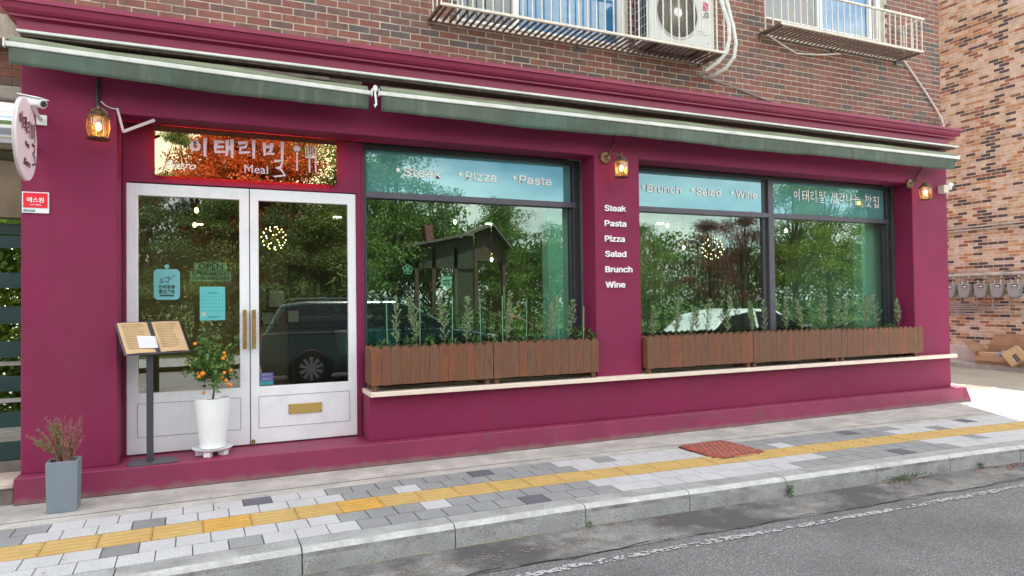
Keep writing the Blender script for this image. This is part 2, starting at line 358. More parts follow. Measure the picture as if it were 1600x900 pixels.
HAN = {
 'i': [circ(.28, .55, .2), [(.8, 1), (.8, .5), (.78, .02)]],
 'tae': [[(.02, .85), (.42, .88)], [(.05, .85), (.04, .5), (.06, .22), (.48, .28)], [(.05, .55), (.4, .58)], [(.64, .92), (.62, .12)], [(.9, 1), (.9, .0)], [(.64, .52), (.9, .54)]],
 'ri': [[(.03, .86), (.42, .9), (.36, .62), (.06, .56), (.04, .24), (.5, .34)], [(.8, 1), (.79, .02)]],
 'mil': [[(.1, .95), (.1, .62)], [(.1, .93), (.45, .95), (.43, .64), (.1, .62)], [(.8, 1.02), (.78, .5)], [(.22, .42), (.72, .46), (.62, .28), (.3, .24), (.22, .04), (.8, .06)]],
 'saeng': [[(.3, .98), (.18, .72), (.02, .52)], [(.2, .76), (.44, .54)], [(.6, .94), (.6, .46)], [(.84, 1), (.83, .38)], [(.6, .7), (.83, .71)], circ(.5, .17, .16)],
 'gak': [[(.06, .92), (.48, .94), (.4, .7), (.2, .52)], [(.74, 1), (.73, .42)], [(.74, .72), (.98, .74)], [(.25, .34), (.78, .36), (.72, .02)]],
 'na': [[(.08, .88), (.1, .34), (.52, .42)], [(.74, 1), (.73, .04)], [(.74, .56), (1, .58)]],
 'neun': [[(.25, .98), (.24, .7), (.78, .72)], [(.0, .5), (1, .53)], [(.24, .36), (.22, .05), (.82, .06)]],
 'mat': [[(.08, .95), (.08, .6)], [(.08, .93), (.44, .95), (.42, .62), (.08, .6)], [(.74, 1), (.73, .48)], [(.74, .74), (.98, .76)], [(.52, .42), (.4, .2), (.16, .0)], [(.42, .24), (.8, .0)]],
 'jip': [[(.04, .92), (.5, .93)], [(.28, .92), (.2, .7), (.02, .52)], [(.22, .72), (.46, .54)], [(.8, 1), (.79, .46)], [(.26, .38), (.25, .02), (.78, .02), (.78, .38)], [(.26, .2), (.78, .2)]],
}
def hangul(mb, words, x, z, sx, sz, Y, wd, gap=.25, mi=0, mtx=None, rnd=.05, slope=0):
    rr = random.Random(3)
    for k in words:
        if k == ' ': x += sx * .5; continue
        for st in HAN[k]:
            stroke(mb, [(p[0] + rr.uniform(-1, 1) * rnd * .4, p[1] + rr.uniform(-1, 1) * rnd * .4) for p in st], x, z, sx, sz * rr.uniform(.97, 1.03), Y, wd, mi, mtx)
        x += sx * (1 + gap); z += slope * sx
    return x

def gridwall(name, xs, zs, solid, y0, y1, mats, parent=None, bevel=.004, kind=None):
    """a wall in the X-Z plane as one clean shell with openings"""
    mb = MB(); idx = {}
    def v(i, j, k):
        if (i, j, k) not in idx: idx[(i, j, k)] = len(mb.v); mb.v.append((xs[i], (y0, y1)[k], zs[j]))
        return idx[(i, j, k)]
    NX, NZ = len(xs) - 1, len(zs) - 1
    def sol(i, j): return 0 <= i < NX and 0 <= j < NZ and solid((xs[i] + xs[i + 1]) / 2, (zs[j] + zs[j + 1]) / 2)
    for i in range(NX):
        for j in range(NZ):
            if not sol(i, j): continue
            F = [(v(i, j, 0), v(i + 1, j, 0), v(i + 1, j + 1, 0), v(i, j + 1, 0)), (v(i, j, 1), v(i, j + 1, 1), v(i + 1, j + 1, 1), v(i + 1, j, 1))]
            if not sol(i - 1, j): F.append((v(i, j, 0), v(i, j + 1, 0), v(i, j + 1, 1), v(i, j, 1)))
            if not sol(i + 1, j): F.append((v(i + 1, j, 0), v(i + 1, j, 1), v(i + 1, j + 1, 1), v(i + 1, j + 1, 0)))
            if not sol(i, j - 1): F.append((v(i, j, 0), v(i, j, 1), v(i + 1, j, 1), v(i + 1, j, 0)))
            if not sol(i, j + 1): F.append((v(i, j + 1, 0), v(i + 1, j + 1, 0), v(i + 1, j + 1, 1), v(i, j + 1, 1)))
            mb.f += F; mb.m += [0] * len(F)
    return mb.obj(name, mats, parent, bevel=bevel, kind=kind)

def interp(tab, x):
    if x <= tab[0][0]: return tab[0][1]
    for (a, b), (c, d) in zip(tab, tab[1:]):
        if x <= c:
            t = (x - a) / (c - a); t = t * t * (3 - 2 * t) if False else t
            return b + (d - b) * t
    return tab[-1][1]
GT = [(-3, -.05), (-1, -.02), (.2, .02), (1.2, .045), (2.2, .05), (3.2, .01), (4.5, -.05), (6.3, -.11), (7.5, -.19), (8.5, -.27), (13, -.6), (16, -.8)]
def g(x): return sum(interp(GT, x + d) for d in (-.6, -.3, 0, .3, .6)) / 5

# ------------------------------------------------------------------ ground
ROADZ = -.155
def sheet(name, xs, ylo, yhi, z, m, kind='structure', parent=None, zt=None):
    mb = MB()
    for x in xs: mb.v += [(x, ylo(x), z), (x, yhi(x), z)]
    for i in range(len(xs) - 1): mb.f.append((2 * i, 2 * i + 2, 2 * i + 3, 2 * i + 1)); mb.m.append(0)
    return mb.obj(name, m, parent, kind=kind)
XS = [-40, -12, -6] + [-3 + .4 * i for i in range(46)] + [18, 24, 40]
gnd = MB().add([(-400, -400, -.30), (400, -400, -.30), (400, 400, -.30), (-400, 400, -.30)], [(0, 1, 2, 3)]).obj('ground', mat('earth', (.12, .11, .08), .95, .3), kind='structure')
sheet('road', XS, lambda x: -5.2, lambda x: 3.80 + g(x) * .75, ROADZ, m_asph)
sheet('gutter', XS, lambda x: 3.80 + g(x) * .75 - .004, lambda x: 4.27 + g(x), ROADZ + .004, m_gut)
# worn painted edge line: many small flakes
m_line = mat('worn_road_paint', (.46, .47, .47), .8, .15, 30)
mb = MB(); rr = random.Random(5)
x = .9
while x < 16:
    a = .03 + .035 * rr.random()
    yc = 3.655 + g(x) * .75
    k = rr.random()
    for q in range(9):
        yy = yc + rr.uniform(-.028, .028); xx = x + rr.uniform(-.02, .03); r1 = rr.uniform(.005, .019); n = 6
        if rr.random() < .42 + .4 * math.sin(x * 7.3) * math.sin(x * 2.1 + 1): continue
        ph = rr.random() * 6; zq = rr.random() * .003
        mb.add([(xx + r1 * rr.uniform(.6, 1.5) * math.cos(ph + 6.283 * i / n), yy + r1 * .7 * rr.uniform(.6, 1.2) * math.sin(ph + 6.283 * i / n), ROADZ + .005 + zq) for i in range(n)], [tuple(range(n))])
    x += a * .75
mb.obj('road_line', m_line, kind='structure')
# crack along the gutter seam
mb = MB(); px = [(.4 + .12 * i) for i in range(120)]
for i in range(len(px) - 1):
    y0, y1 = [3.80 + g(q) * .75 + .02 * math.sin(q * 5.1) + .012 * math.sin(q * 17.3) for q in (px[i], px[i + 1])]
    t0 = .0015 + .0045 * rr.random()
    if rr.random() < .12: continue
    mb.add([(px[i], y0 - t0, ROADZ + .008), (px[i + 1], y1 - t0, ROADZ + .008), (px[i + 1], y1 + t0, ROADZ + .008), (px[i], y0 + t0, ROADZ + .008)], [(0, 1, 2, 3)])
mb.obj('road_seam', mat('seam_tar', (.03, .03, .03), .9, .2), kind='structure')
# faint old yellow line by the kerb
mb = MB(); m_oldy = mat('faded_yellow_paint', (.32, .29, .19), .85, .25, 30)
x = -3
while x < 15:
    if rr.random() < .45:
        yy = 4.252 + g(x); mb.box((x, yy - .005, ROADZ + .004), (x + .11, yy + .004, ROADZ + .009))
    x += .12
for i in range(520):
    x = rr.uniform(.2, 2.4) if i % 2 else rr.uniform(3.6, 9); yy = 4.0 + g(x) + rr.gauss(0, .035); r1 = rr.uniform(.002, .007)
    mb.add([(x + r1 * 1.8 * math.cos(6.283 * j / 6), yy + r1 * .7 * math.sin(6.283 * j / 6), ROADZ + .0095 + .000004 * i) for j in range(6)], [tuple(range(6))])
mb.obj('yellow_road_paint', m_oldy, kind='structure')

side = bpy.data.objects.new('sidewalk', None); C.objects.link(side); side['kind'] = 'structure'
sheet('bedding', XS, lambda x: 4.40 + g(x), lambda x: 5.72 + g(x), -.012, m_joint, kind=None, parent=side)
sheet('concrete_edging', XS[2:-2], lambda x: 5.706 + g(x), lambda x: 6.30 if x < 9.9 else 5.95, -.001, m_conc, kind=None, parent=side)
sheet('concrete_edging', XS[2:-2], lambda x: 5.62 + g(x), lambda x: 5.700 + g(x), -.003, m_conc, kind=None, parent=side)
def tilemesh(m, sx, sy):
    mb = MB(); mb.box((-sx / 2, -sy / 2, -.06), (sx / 2, sy / 2, 0)); me = mb.mesh('paving_slab', m); return me
TM = {k: tilemesh(m, .1945, .1905) for k, m in dict(W=m_pavW, G=m_pavG, D=m_pavD, M=m_pavM).items()}
rows = {'r2': (4.560, -.13 + .1), 'r1': (4.760, -.03 + .1), 'rA': (5.255, -.116 + .1), 'rB': (5.452, -.016 + .1)}
seg = {'r2': [('W', .86), ('G', 2.80), ('W', 4.75), ('G', 6.66), ('W', 99)], 'r1': [('W', .77), ('G', 2.85), ('W', 4.96), ('G', 6.62), ('W', 99)],
       'rA': [('G', -1.05), ('W', .89), ('G', 2.9), ('W', 4.4), ('G', 6.76), ('W', 99)], 'rB': [('G', -1.1), ('W', .78), ('G', 2.8), ('W', 4.3), ('G', 6.95), ('W', 99)]}
exc = {'r1': {-.52: 'M', 1.47: 'W', 5.15: 'W', 7.36: 'G', -1.5: 'W', 9.3: 'G'}, 'r2': {.16: 'G', 2.15: 'D', 6.05: 'D', 8.4: 'G'}, 'rA': {-.41: 'M', 1.38: 'W', 5.31: 'W', 7.5: 'M'}, 'rB': {.32: 'D', 2.09: 'D', 3.29: 'G', 6.24: 'D', 8.21: 'D'}}
for rn, (yc, ph) in rows.items():
    k0 = int((-2.7 - ph) / .2013)
    for k in range(k0, k0 + 74):
        x = ph + k * .2013
        if rn in ('rA', 'rB') and 4.30 < x < 4.78: continue
        c = next(c for c, lim in seg[rn] if x < lim)
        for e, cc in exc[rn].items():
            if abs(x - e) < .101: c = cc
        o = bpy.data.objects.new('paving_slab', TM[c]); C.objects.link(o); o.parent = side
        o.location = (x, yc + g(x), rr.uniform(-.0015, .001)); o.rotation_euler = (rr.uniform(-.002, .002), rr.uniform(-.003, .003), math.atan((g(x + .1) - g(x - .1)) / .2))
        o.scale = (.985 if c != 'W' else 1, 1, 1)
# tactile strip
mb = MB(); mb.box((-.1485, -.144, -.06), (.1485, .144, 0))
for q in (-.105, -.035, .035, .105):
    mb.add([(-.14, q - .02, 0), (.14, q - .02, 0), (.135, q - .011, .0055), (-.135, q - .011, .0055), (-.14, q + .02, 0), (.14, q + .02, 0), (.135, q + .011, .0055), (-.135, q + .011, .0055)],
           [(0, 1, 2, 3), (3, 2, 6, 7), (7, 6, 5, 4), (0, 3, 7, 4), (1, 5, 6, 2)])
TT = mb.mesh('tactile_slab', m_yel)
m_yel2 = mat('new_yellow_tactile', (.50, .29, .06), .75, .1, 8, bump=.3, bsc=150)
TT2 = TT.copy(); TT2.materials[0] = m_yel2
for k in range(-8, 34):
    x = -.38 + 1.49 * .0 + (k + .5) * .3005 + .0
    o = bpy.data.objects.new('tactile_slab', TT2 if k in (1, 4) else TT); C.objects.link(o); o.parent = side
    o.location = (x, 5.008 + g(x), rr.uniform(-.001, .001)); o.rotation_euler.z = math.atan((g(x + .15) - g(x - .15)) / .3)
# border slabs between pavers and concrete
for k in range(26):
    x = -2.4 + k * .5
    if 4.1 < x < 4.9: continue
    mb = MB(); mb.box((-.2485, -.034, -.06), (.2485, .034, 0))
    o = mb.obj('border_slab', m_conc, side); o.location = (x, 5.588 + g(x), -.001); o.rotation_euler.z = math.atan((g(x + .2) - g(x - .2)) / .4)
# kerb stones
kj = [-3.5, -2.5, -1.5, -.52, .475, 1.455, 2.445, 3.345, 4.29, 5.31, 6.24, 7.2, 8.2, 9.2, 10.2, 11.2, 12.2, 13.2]
for a, b in zip(kj, kj[1:]):
    mb = MB(); n = 4; xs_ = [a + .004 + (b - a - .008) * i / n for i in range(n + 1)]
    prof = [(4.455, -.3), (4.455, .0), (4.300, .002), (4.270, -.004), (4.254, -.024), (4.250, -.05), (4.250, -.3)]
    for xx in xs_:
        for (py, pz) in prof: mb.v.append((xx, py + g(xx), pz + .001 * math.sin(xx * 3)))
    k = len(prof)
    for i in range(n):
        for j in range(k - 1): mb.f.append((i * k + j, (i + 1) * k + j, (i + 1) * k + j + 1, i * k + j + 1)); mb.m.append(1 if j in (2, 3) else (2 if j == 4 else 0))
    mb.f += [tuple(range(k)), tuple(range(n * k + k - 1, n * k - 1, -1))]; mb.m += [0, 0]
    mb.obj('kerb_stone', [m_kerb, m_kerbe, m_kerbd], side)

# alley on the right
sheet('bounce_apron', [10.7, 11.8, 13, 14.12], lambda x: 3.9 + g(x), lambda x: 5.73 + g(x), .004, m_alley)  # unseen concrete apron added so sunlit ground bounces light onto the right pillar
sheet('alley_pavement', [9.3, 11, 12.5, 14.12], lambda x: 5.72 + g(x), lambda x: 40, -.006, m_alley)
mb = MB().box((14.12, 4.0, -.3), (14.62, 40, .10)); struct(mb.obj('alley_kerb', m_conc, bevel=.012))
sheet('alley_joint', [9.6, 14.1], lambda x: 6.215 - (x - 9.6) * .28, lambda x: 6.225 - (x - 9.6) * .28, -.002, m_joint)
mb = MB()
for r0, r1 in ((.33, .345), (.29, .30)):
    mb.add([(r * math.cos(6.283 * i / 32), r * math.sin(6.283 * i / 32), 0) for r in (r0, r1) for i in range(32)], [(i, (i + 1) % 32, (i + 1) % 32 + 32, i + 32) for i in range(32)])
mc = thing('manhole_cover', 'round iron manhole cover set in the sunlit alley concrete', 'manhole cover', (11.2, 7.05, 0), world=False)
MB().lathe([(.335, -.05), (.335, .004), (.30, .005)], n=36).obj('cover', mat('alley_iron', (.30, .26, .21), .7, .15, 9), mc)
mb = MB()
for i in range(-4, 5):
    hw = math.sqrt(max(0, .26 ** 2 - (i * .06) ** 2))
    mb.box((-hw, i * .06 - .012, .0052), (hw, i * .06 + .012, .010))
mb.obj('rib', mat('alley_iron_dark', (.18, .15, .12), .7, .15, 9), mc)
# red square cover
rc = thing('utility_cover', 'red painted square iron cover with studded top in the pavement', 'utility cover', (4.545, 5.285, 0), world=False)
def rsq(h, r, n=5):
    return [(sx * (h - r) + r * math.cos(a), sy_ * (h - r) + r * math.sin(a)) for sx, sy_, a0 in ((1, 1, 0), (-1, 1, 90), (-1, -1, 180), (1, -1, 270)) for a in [rad(a0 + 90 * i / n) for i in range(n + 1)]]
MB().prism(rsq(.315, .09), 'z', -.05, .003).obj('rim', mat('iron_rim', (.03, .03, .035), .6, .2), rc)
MB().prism(rsq(.30, .085), 'z', -.04, .012).obj('plate', m_cov, rc, bevel=.003)
mb = MB(); m_stud = mat('worn_stud', (.30, .12, .09), .6, .3, 20)
for i in range(-4, 5):
    for j in range(-4, 5):
        if abs(i) + abs(j) < 8: mb.lathe([(.019, .012), (.014, .017)], (i * .058 + (j % 2) * .029, j * .058, 0), 8)
mb.obj('stud', m_stud, rc, kind='stuff')
sheet('pavement_patch', [4.17, 4.92], lambda x: 5.15 + g(x), lambda x: 5.555 + g(x), -.003, m_conc, kind=None, parent=side)

# ------------------------------------------------------------------ the restaurant building
bld = thing('restaurant_building', 'brick building with a burgundy restaurant front on its ground floor', 'building', (4.0, 6.4, 0))
def zopen(x, z):
    if z < .2: return False
    if -.725 < x < 1.30 and z < 3.045: return False
    if 1.30 < x < 3.745 and .615 < z < 3.045: return False
    if 4.32 < x < 8.80 and .615 < z < 3.045: return False
    return True
gridwall('shopfront_wall', [-1.37, -.725, 1.30, 3.745, 4.32, 8.80, 9.53], [.2, .615, 3.045, 3.70], zopen, 6.28, 6.56, m_wall, bld, bevel=.006)
# wall set back round the door and the sign
gridwall('door_surround', [-.724, -.695, 1.255, 1.30], [.2, 2.548, 3.044], lambda x, z: z > 2.548 or x < -.695 or x > 1.255, 6.585, 6.75, m_wall, bld, bevel=.003)
MB().box((1.302, 6.59, .66), (1.322, 6.75, 3.044)).obj('door_surround', m_wall, bld)
# plinth
pl = MB().prism([(6.14, 0), (6.148, .2), (6.72, .2), (6.72, 0)], 'x', -1.385, 9.60)
pl.add([(9.60, 6.14, 0), (9.60, 6.148, .2), (9.60, 6.72, .2), (9.60, 6.72, 0), (9.70, 6.10, 0), (9.655, 6.148, .2), (9.655, 6.72, .2), (9.70, 6.72, 0)], [(0, 4, 5, 1), (1, 5, 6, 2), (2, 6, 7, 3), (4, 7, 6, 5)])
pl.obj('plinth', m_plinth, bld, bevel=.006)
MB().box((1.295, 6.18, .618), (9.53, 6.57, .662)).obj('window_sill', m_sill, bld, bevel=.004)
# cornice
prof = [(0, 3.62), (.022, 3.62), (.026, 3.70), (.045, 3.712), (.07, 3.716), (.07, 3.732), (.09, 3.742), (.108, 3.762), (.118, 3.79), (.122, 3.803), (.14, 3.806), (.14, 3.84), (-.13, 3.85)]
mb = MB()
for p, z in prof: mb.v += [(-1.37 - p, 6.28 - p, z), (9.53 + p * 1.25, 6.28 - p, z)]
for p, z in prof: mb.v += [(-1.37 - p, 6.9, z), (9.53 + p * 1.25, 6.9, z)]
k = len(prof)
for i in range(k - 1):
    mb.f += [(2 * i, 2 * i + 1, 2 * i + 3, 2 * i + 2), (2 * k + 2 * i, 2 * i, 2 * i + 2, 2 * k + 2 * i + 2), (2 * i + 1, 2 * k + 2 * i + 1, 2 * k + 2 * i + 3, 2 * i + 3)]
mb.m = [0] * len(mb.f); mb.obj('cornice', m_corn, bld)
MB().box((-1.36, 6.44, 3.60), (9.52, 6.9, 3.83)).obj('cornice_core', m_wall, bld)
# bodies: side and back walls
for a_, b_ in (((9.26, 6.562, .0), (9.53, 15.9, 3.62)), ((-1.37, 6.562, 0), (-1.16, 15.9, 3.62)), ((-1.16, 12, 0), (9.26, 12.2, 3.62))): MB().box(a_, b_).obj('side_wall', m_wall, bld)
MB().box((-1.15, 6.76, 0), (9.25, 11.99, .19)).obj('interior_floor', m_floor, bld)
MB().box((-1.15, 6.90, 3.3), (9.25, 11.99, 3.45)).obj('interior_ceiling', m_room, bld)
MB().box((-1.158, 11.7, .2), (9.258, 11.98, 3.3)).obj('interior_wall', m_room, bld)
# pale inner returns of the pillars
for a_, b_ in (((3.44, 6.80, .19), (3.679, 6.95, 3.28)), ((8.44, 6.80, .19), (8.799, 6.95, 3.28)), ((3.68, 6.72, .19), (4.30, 6.95, 3.28)), ((8.80, 6.72, .19), (9.255, 6.95, 3.28)), ((1.26, 6.78, .19), (1.34, 6.95, 3.28))): MB().box(a_, b_).obj('interior_pillar', m_roomt, bld)
MB().box((9.19, 6.952, .195), (9.257, 11.69, 3.29)).obj('interior_wall', m_roomt, bld)
for a_, b_ in (((1.34, 6.72, .19), (3.68, 6.80, .60)), ((4.30, 6.72, .19), (8.8, 6.80, .60)), ((-1.15, 6.78, 3.05), (9.255, 6.89, 3.3))): MB().box(a_, b_).obj('interior_wall', m_room, bld)

# upper brick storey
WIN = [(2.25, 4.31, 4.34, 6.2), (6.35, 8.545, 5.01, 6.9)]
TOPZ = 16
gridwall('upper_wall', [-1.75, 2.25, 4.31, 6.35, 8.545, 9.66], [3.60, 4.34, 5.01, 6.2, 6.9, TOPZ],
         lambda x, z: not any(a < x < b and c < z < d for a, b, c, d in WIN), 6.428, 6.7, None or mat('brick_joint', (.52, .47, .39), .9, .15, 12, bump=.3, bsc=120, streak=(.22, .19, .155), streak_amt=.8), bld, bevel=0)
# upper faces above the individually laid bricks: procedural brick pattern
def brickmat(name, bw, bh, c1, c2, mort):
    m = bpy.data.materials.new(name); m.use_nodes = True; n = m.node_tree.nodes; l = m.node_tree.links.new; b = n['Principled BSDF']; b.inputs['Roughness'].default_value = .85
    ge = n.new('ShaderNodeNewGeometry'); sp = n.new('ShaderNodeSeparateXYZ'); ad = n.new('ShaderNodeMath'); ad.operation = 'ADD'; cb = n.new('ShaderNodeCombineXYZ')
    l(ge.outputs['Position'], sp.inputs[0]); l(sp.outputs[0], ad.inputs[0]); l(sp.outputs[1], ad.inputs[1]); l(ad.outputs[0], cb.inputs[0]); l(sp.outputs[2], cb.inputs[1])
    t = n.new('ShaderNodeTexBrick'); t.inputs['Scale'].default_value = 1; t.inputs['Brick Width'].default_value = bw; t.inputs['Row Height'].default_value = bh
    t.inputs['Mortar Size'].default_value = .005; t.inputs['Color1'].default_value = (*c1, 1); t.inputs['Color2'].default_value = (*c2, 1); t.inputs['Mortar'].default_value = (*mort, 1)
    l(cb.outputs[0], t.inputs['Vector']); l(t.outputs[0], b.inputs['Base Color']); return m
m_bt = brickmat('upper_brickwork', .2, .0677, (.24, .09, .065), (.12, .065, .06), (.46, .40, .32))
MB().box((-1.748, 6.702, 3.86), (9.652, 16.9, TOPZ - .01)).obj('upper_block', m_bt, bld)
BC = [('red', (.245, .100, .075)), ('red', (.22, .088, .068)), ('orange', (.255, .115, .078)), ('plum', (.155, .092, .083)), ('slate', (.12, .097, .094)), ('rose', (.22, .118, .093)), ('brown', (.17, .098, .076))]
BMm = [mat('brick_%s_%d' % (n, i), c, .88, .14, 14, bump=.4, bsc=70, stain=tuple(q * .62 for q in c), stain_sc=1.1, stain_lo=.5, stain_hi=.72, streak=(.105, .085, .068), streak_amt=.7) for i, (n, c) in enumerate(BC)]
wts = [26, 24, 6, 14, 8, 12, 14]
def brickmesh(L, h, d, m, ax='x'):
    a = (-L / 2, 0, -h / 2); b = (L / 2, d, h / 2)
    if ax == 'y': a = (0, -L / 2, -h / 2); b = (d, L / 2, h / 2)
    return MB().box(a, b).mesh('brick', m)
full = [brickmesh(.188, .0564, .015, m) for m in BMm]
stuff = MB(); cand = []
for r in range(44):
    z = 3.79 + .0677 * (r + .5)
    if z > 3.9 + max(0, 0): pass
    off = .1 if r % 2 else 0
    for k in range(-9, 50):
        xc = k * .2 + off + .065
        a, b = xc - .095, xc + .095
        if a < -1.75: continue
        if b > 9.66: b = 9.66
        if b - a < .05: continue
        if z > 4.95 + .16 * xc + .3: continue
        cut = False
        for (wa, wb, wc, wd) in WIN:
            if wc - .03 < z < wd:
                if a > wa - .01 and b < wb + .01: cut = True
                elif a < wa < b: b = wa
                elif a < wb < b: a = wb
        if cut or b - a < .03: continue
        cand.append((a, b, z))
zvis = lambda x: 4.05 + .19 * x
rr2 = random.Random(11); nparts = 0
cand.sort(key=lambda c: (0 if (c[2] < zvis(c[0]) and c[0] > -.6 and c[2] > 3.82 and abs((c[1] - c[0]) - .19) < .001) else 1, c[0]))
for a, b, z in cand:
    i = rr2.choices(range(7), wts)[0]
    dy = rr2.uniform(-.0015, .0015); dz = rr2.uniform(-.0015, .0015)
    if nparts < 299 and abs((b - a) - .19) < .001 and z < zvis(a) and a > -.6 and z > 3.82:
        o = bpy.data.objects.new('brick', full[i]); C.objects.link(o); adopt(o, bld); o.location = ((a + b) / 2, 6.425 + dy, z + dz); nparts += 1
    else:
        stuff.box((a, 6.425 + dy, z - .0282 + dz), (b, 6.44, z + .0282 + dz), i)
stuff.obj('brick', BMm, bld, kind='stuff')
MB().box((9.655, 6.44, 3.86), (9.665, 16.9, TOPZ)).obj('side_brickwork', m_bt, bld)
# upper windows
def upwin(x0, x1, z0, z1, stiles, panes):
    mb = MB(); y0, y1 = 6.50, 6.56
    mb.box((x0, y0, z0), (x1, y1, z0 + .06)); mb.box((x0, y0, z1 - .06), (x1, y1, z1))
    for a, b in stiles: mb.box((a, y0 - .004, z0 + .0), (b, y1, z1))
    f = mb.obj('upper_window', m_plast, bld, bevel=.004)
    for a, b, m in panes:
        MB().box((a, 6.53, z0 + .05), (b, 6.536, z1 - .05)).obj('pane', m_upglass, f)
        MB().box((a, 6.548, z0 + .05), (b, 6.555, z1 - .06)).obj('curtain', m, f)  # backing sheets: reflected sky blue and unlit-room dark put into their colour
    return f
upwin(2.25, 4.31, 4.34, 6.2, [(2.25, 2.30), (2.90, 2.975), (4.22, 4.31)], [(2.30, 2.90, m_uvoid), (2.975, 4.22, m_blue)])
upwin(6.35, 8.545, 5.01, 6.9, [(6.35, 6.40), (7.33, 7.42), (8.31, 8.36), (8.46, 8.545)], [(6.40, 7.33, m_uvoid), (7.42, 8.31, m_blue)])

# ------------------------------------------------------------------ shop windows
def shopwin(x0, x1, mull=None):
    z0, z1, zm0, zm1 = .66, 3.04, 2.515, 2.575
    mb = MB(); y0, y1 = 6.60, 6.72
    zt = 2.995
    for a, b in ((x0, x0 + .035), (x1 - .085, x1)): mb.box((a, y0, z0), (b, y1, z1), 0)
    mb.box((x0 + .03, y0 + .002, zt), (x1 - .08, y1, z1), 0); mb.box((x0 + .03, y0 + .002, z0), (x1 - .08, y1, z0 + .05), 0)
    mb.box((x0 + .03, y0 - .004, zm0), (x1 - .05, y1 - .01, zm1), 1)
    if mull: mb.box((mull[0], y0 - .006, z0), (mull[1], y1 - .005, zt + .01), 1); mb.box((mull[0] - .07, y0 + .03, z0), (mull[0], y1 - .01, zt), 0)
    mb.box((x1 - .105, y0 + .04, z0), (x1 - .083, y1 - .01, zt), 0)
    f = mb.obj('window', [m_frame, m_framel], bld, bevel=.003)
    cols = [(x0 + .034, x1 - .10)] if not mull else [(x0 + .034, mull[0] - .068), (mull[1] - .001, x1 - .10)]
    for a, b in cols:
        MB().box((a, 6.655, z0 + .04), (b, 6.662, zm0 + .003)).obj('pane', m_glass, f)
        MB().box((a, 6.640, zm1 - .003), (b, 6.647, zt + .003)).obj('transom_pane', m_trans, f)
        MB().box((a, 6.634, zt - .026), (b, 6.639, zt - .014)).obj('film_edge', mat('film_edge', (.10, .26, .32), .4, 0), f)
    return f
w1 = shopwin(1.322, 3.745)
w2 = shopwin(4.32, 8.80 + .0, (6.51, 6.60))
YG = 6.632
def glasstext(win, words):
    for s, a, b, dx in words:
        mb = MB()
        text(mb, s, a, 2.755, YG, width=b - a, cap=.125, off=.014)
        if dx: mb.lathe([(.021, 0), (.021, .002)], (dx, YG, 2.812), 16, axis='y')
        mb.obj('lettering', m_txt, win)
glasstext(w1, [('Steak', 1.739, 2.134, 1.683), ('Pizza', 2.40, 2.745, 2.343), ('Pasta', 3.016, 3.402, 2.962)])
glasstext(w2, [('Brunch', 4.672, 5.161, 4.622), ('Salad', 5.394, 5.767, 5.335), ('Wine', 6.014, 6.357, 5.951)])
mb = MB(); xx = hangul(mb, ['i', 'tae', 'ri', 'mil'], 6.985, 2.765, .122, .15, YG, .0125, .25, slope=-.03)
stroke(mb, [(0, 0), (.3, .5)], xx - .04, 2.90, .03, .03, YG, .006); stroke(mb, [(0, 0), (.3, .5)], xx - .015, 2.90, .03, .03, YG, .006); 
mb.obj('lettering', m_txt, w2); mb = MB()
xx = hangul(mb, ['saeng', 'gak', 'na', 'neun'], xx + .07, 2.757, .118, .145, YG, .0125, .22)
mb.obj('lettering', m_txt, w2); mb = MB()
xx = hangul(mb, ['mat'], xx + .09, 2.74, .128, .155, YG, .0125, .2); mb.obj('lettering', m_txt, w2); mb = MB()
hangul(mb, ['jip'], xx, 2.738, .128, .155, YG, .0125, .2)
mb.obj('lettering', m_txt, w2)

# ------------------------------------------------------------------ double door
def leaf(x0, x1, gx0, gx1, first):
    d = gridwall('door', [x0, gx0, gx1, x1], [.212, .73, 2.435, 2.54], lambda x, z: not (gx0 < x < gx1 and .73 < z < 2.435), 6.60, 6.655, m_white, bld, bevel=.004)
    MB().box((gx0 - .004, 6.622, .72), (gx1 + .004, 6.629, 2.445)).obj('pane', m_dglass, d)
    mb = MB(); zf = [(.352, .358), (.638, .644)]
    for a, b in zf: mb.box((gx0 - .008, 6.5965, a), (gx1 + .008, 6.6005, b))
    for a in (gx0 - .008, gx1 + .002): mb.box((a, 6.5964, .358), (a + .006, 6.6005, .638))
    mb.obj('panel_moulding', mat('door_groove', (.40, .42, .45), .6, 0), d)
    return d
dl = leaf(-.695, .285, -.606, .203, True); dr_ = leaf(.293, 1.253, .366, 1.174, False)
MB().box((.286, 6.615, .212), (.292, 6.65, 2.54)).obj('door_gap', m_black, dl)
for d, a in ((dl, .226), (dr_, .303)):
    mb = MB(); mb.box((a, 6.545, 1.08), (a + .034, 6.562, 1.435)); mb.box((a + .01, 6.562, 1.11), (a + .024, 6.598, 1.125)); mb.box((a + .01, 6.562, 1.39), (a + .024, 6.598, 1.405))
    mb.obj('handle', m_dbrass, d, bevel=.002)
MB().box((.62, 6.588, .462), (.92, 6.597, .553)).obj('letter_plate', m_brass, dr_, bevel=.002)
mb = MB()
for a in (.632, .908):
    for b in (.471, .544): mb.lathe([(.005, -.002), (.005, .001)], (a, 6.588, b), 8, axis='y')
mb.obj('screw', m_black, dr_)
MB().lathe([(.017, -.012), (.019, 0)], (.313, 6.597, .238), 16, axis='y').obj('lock', m_dbrass, dr_, smooth=True)

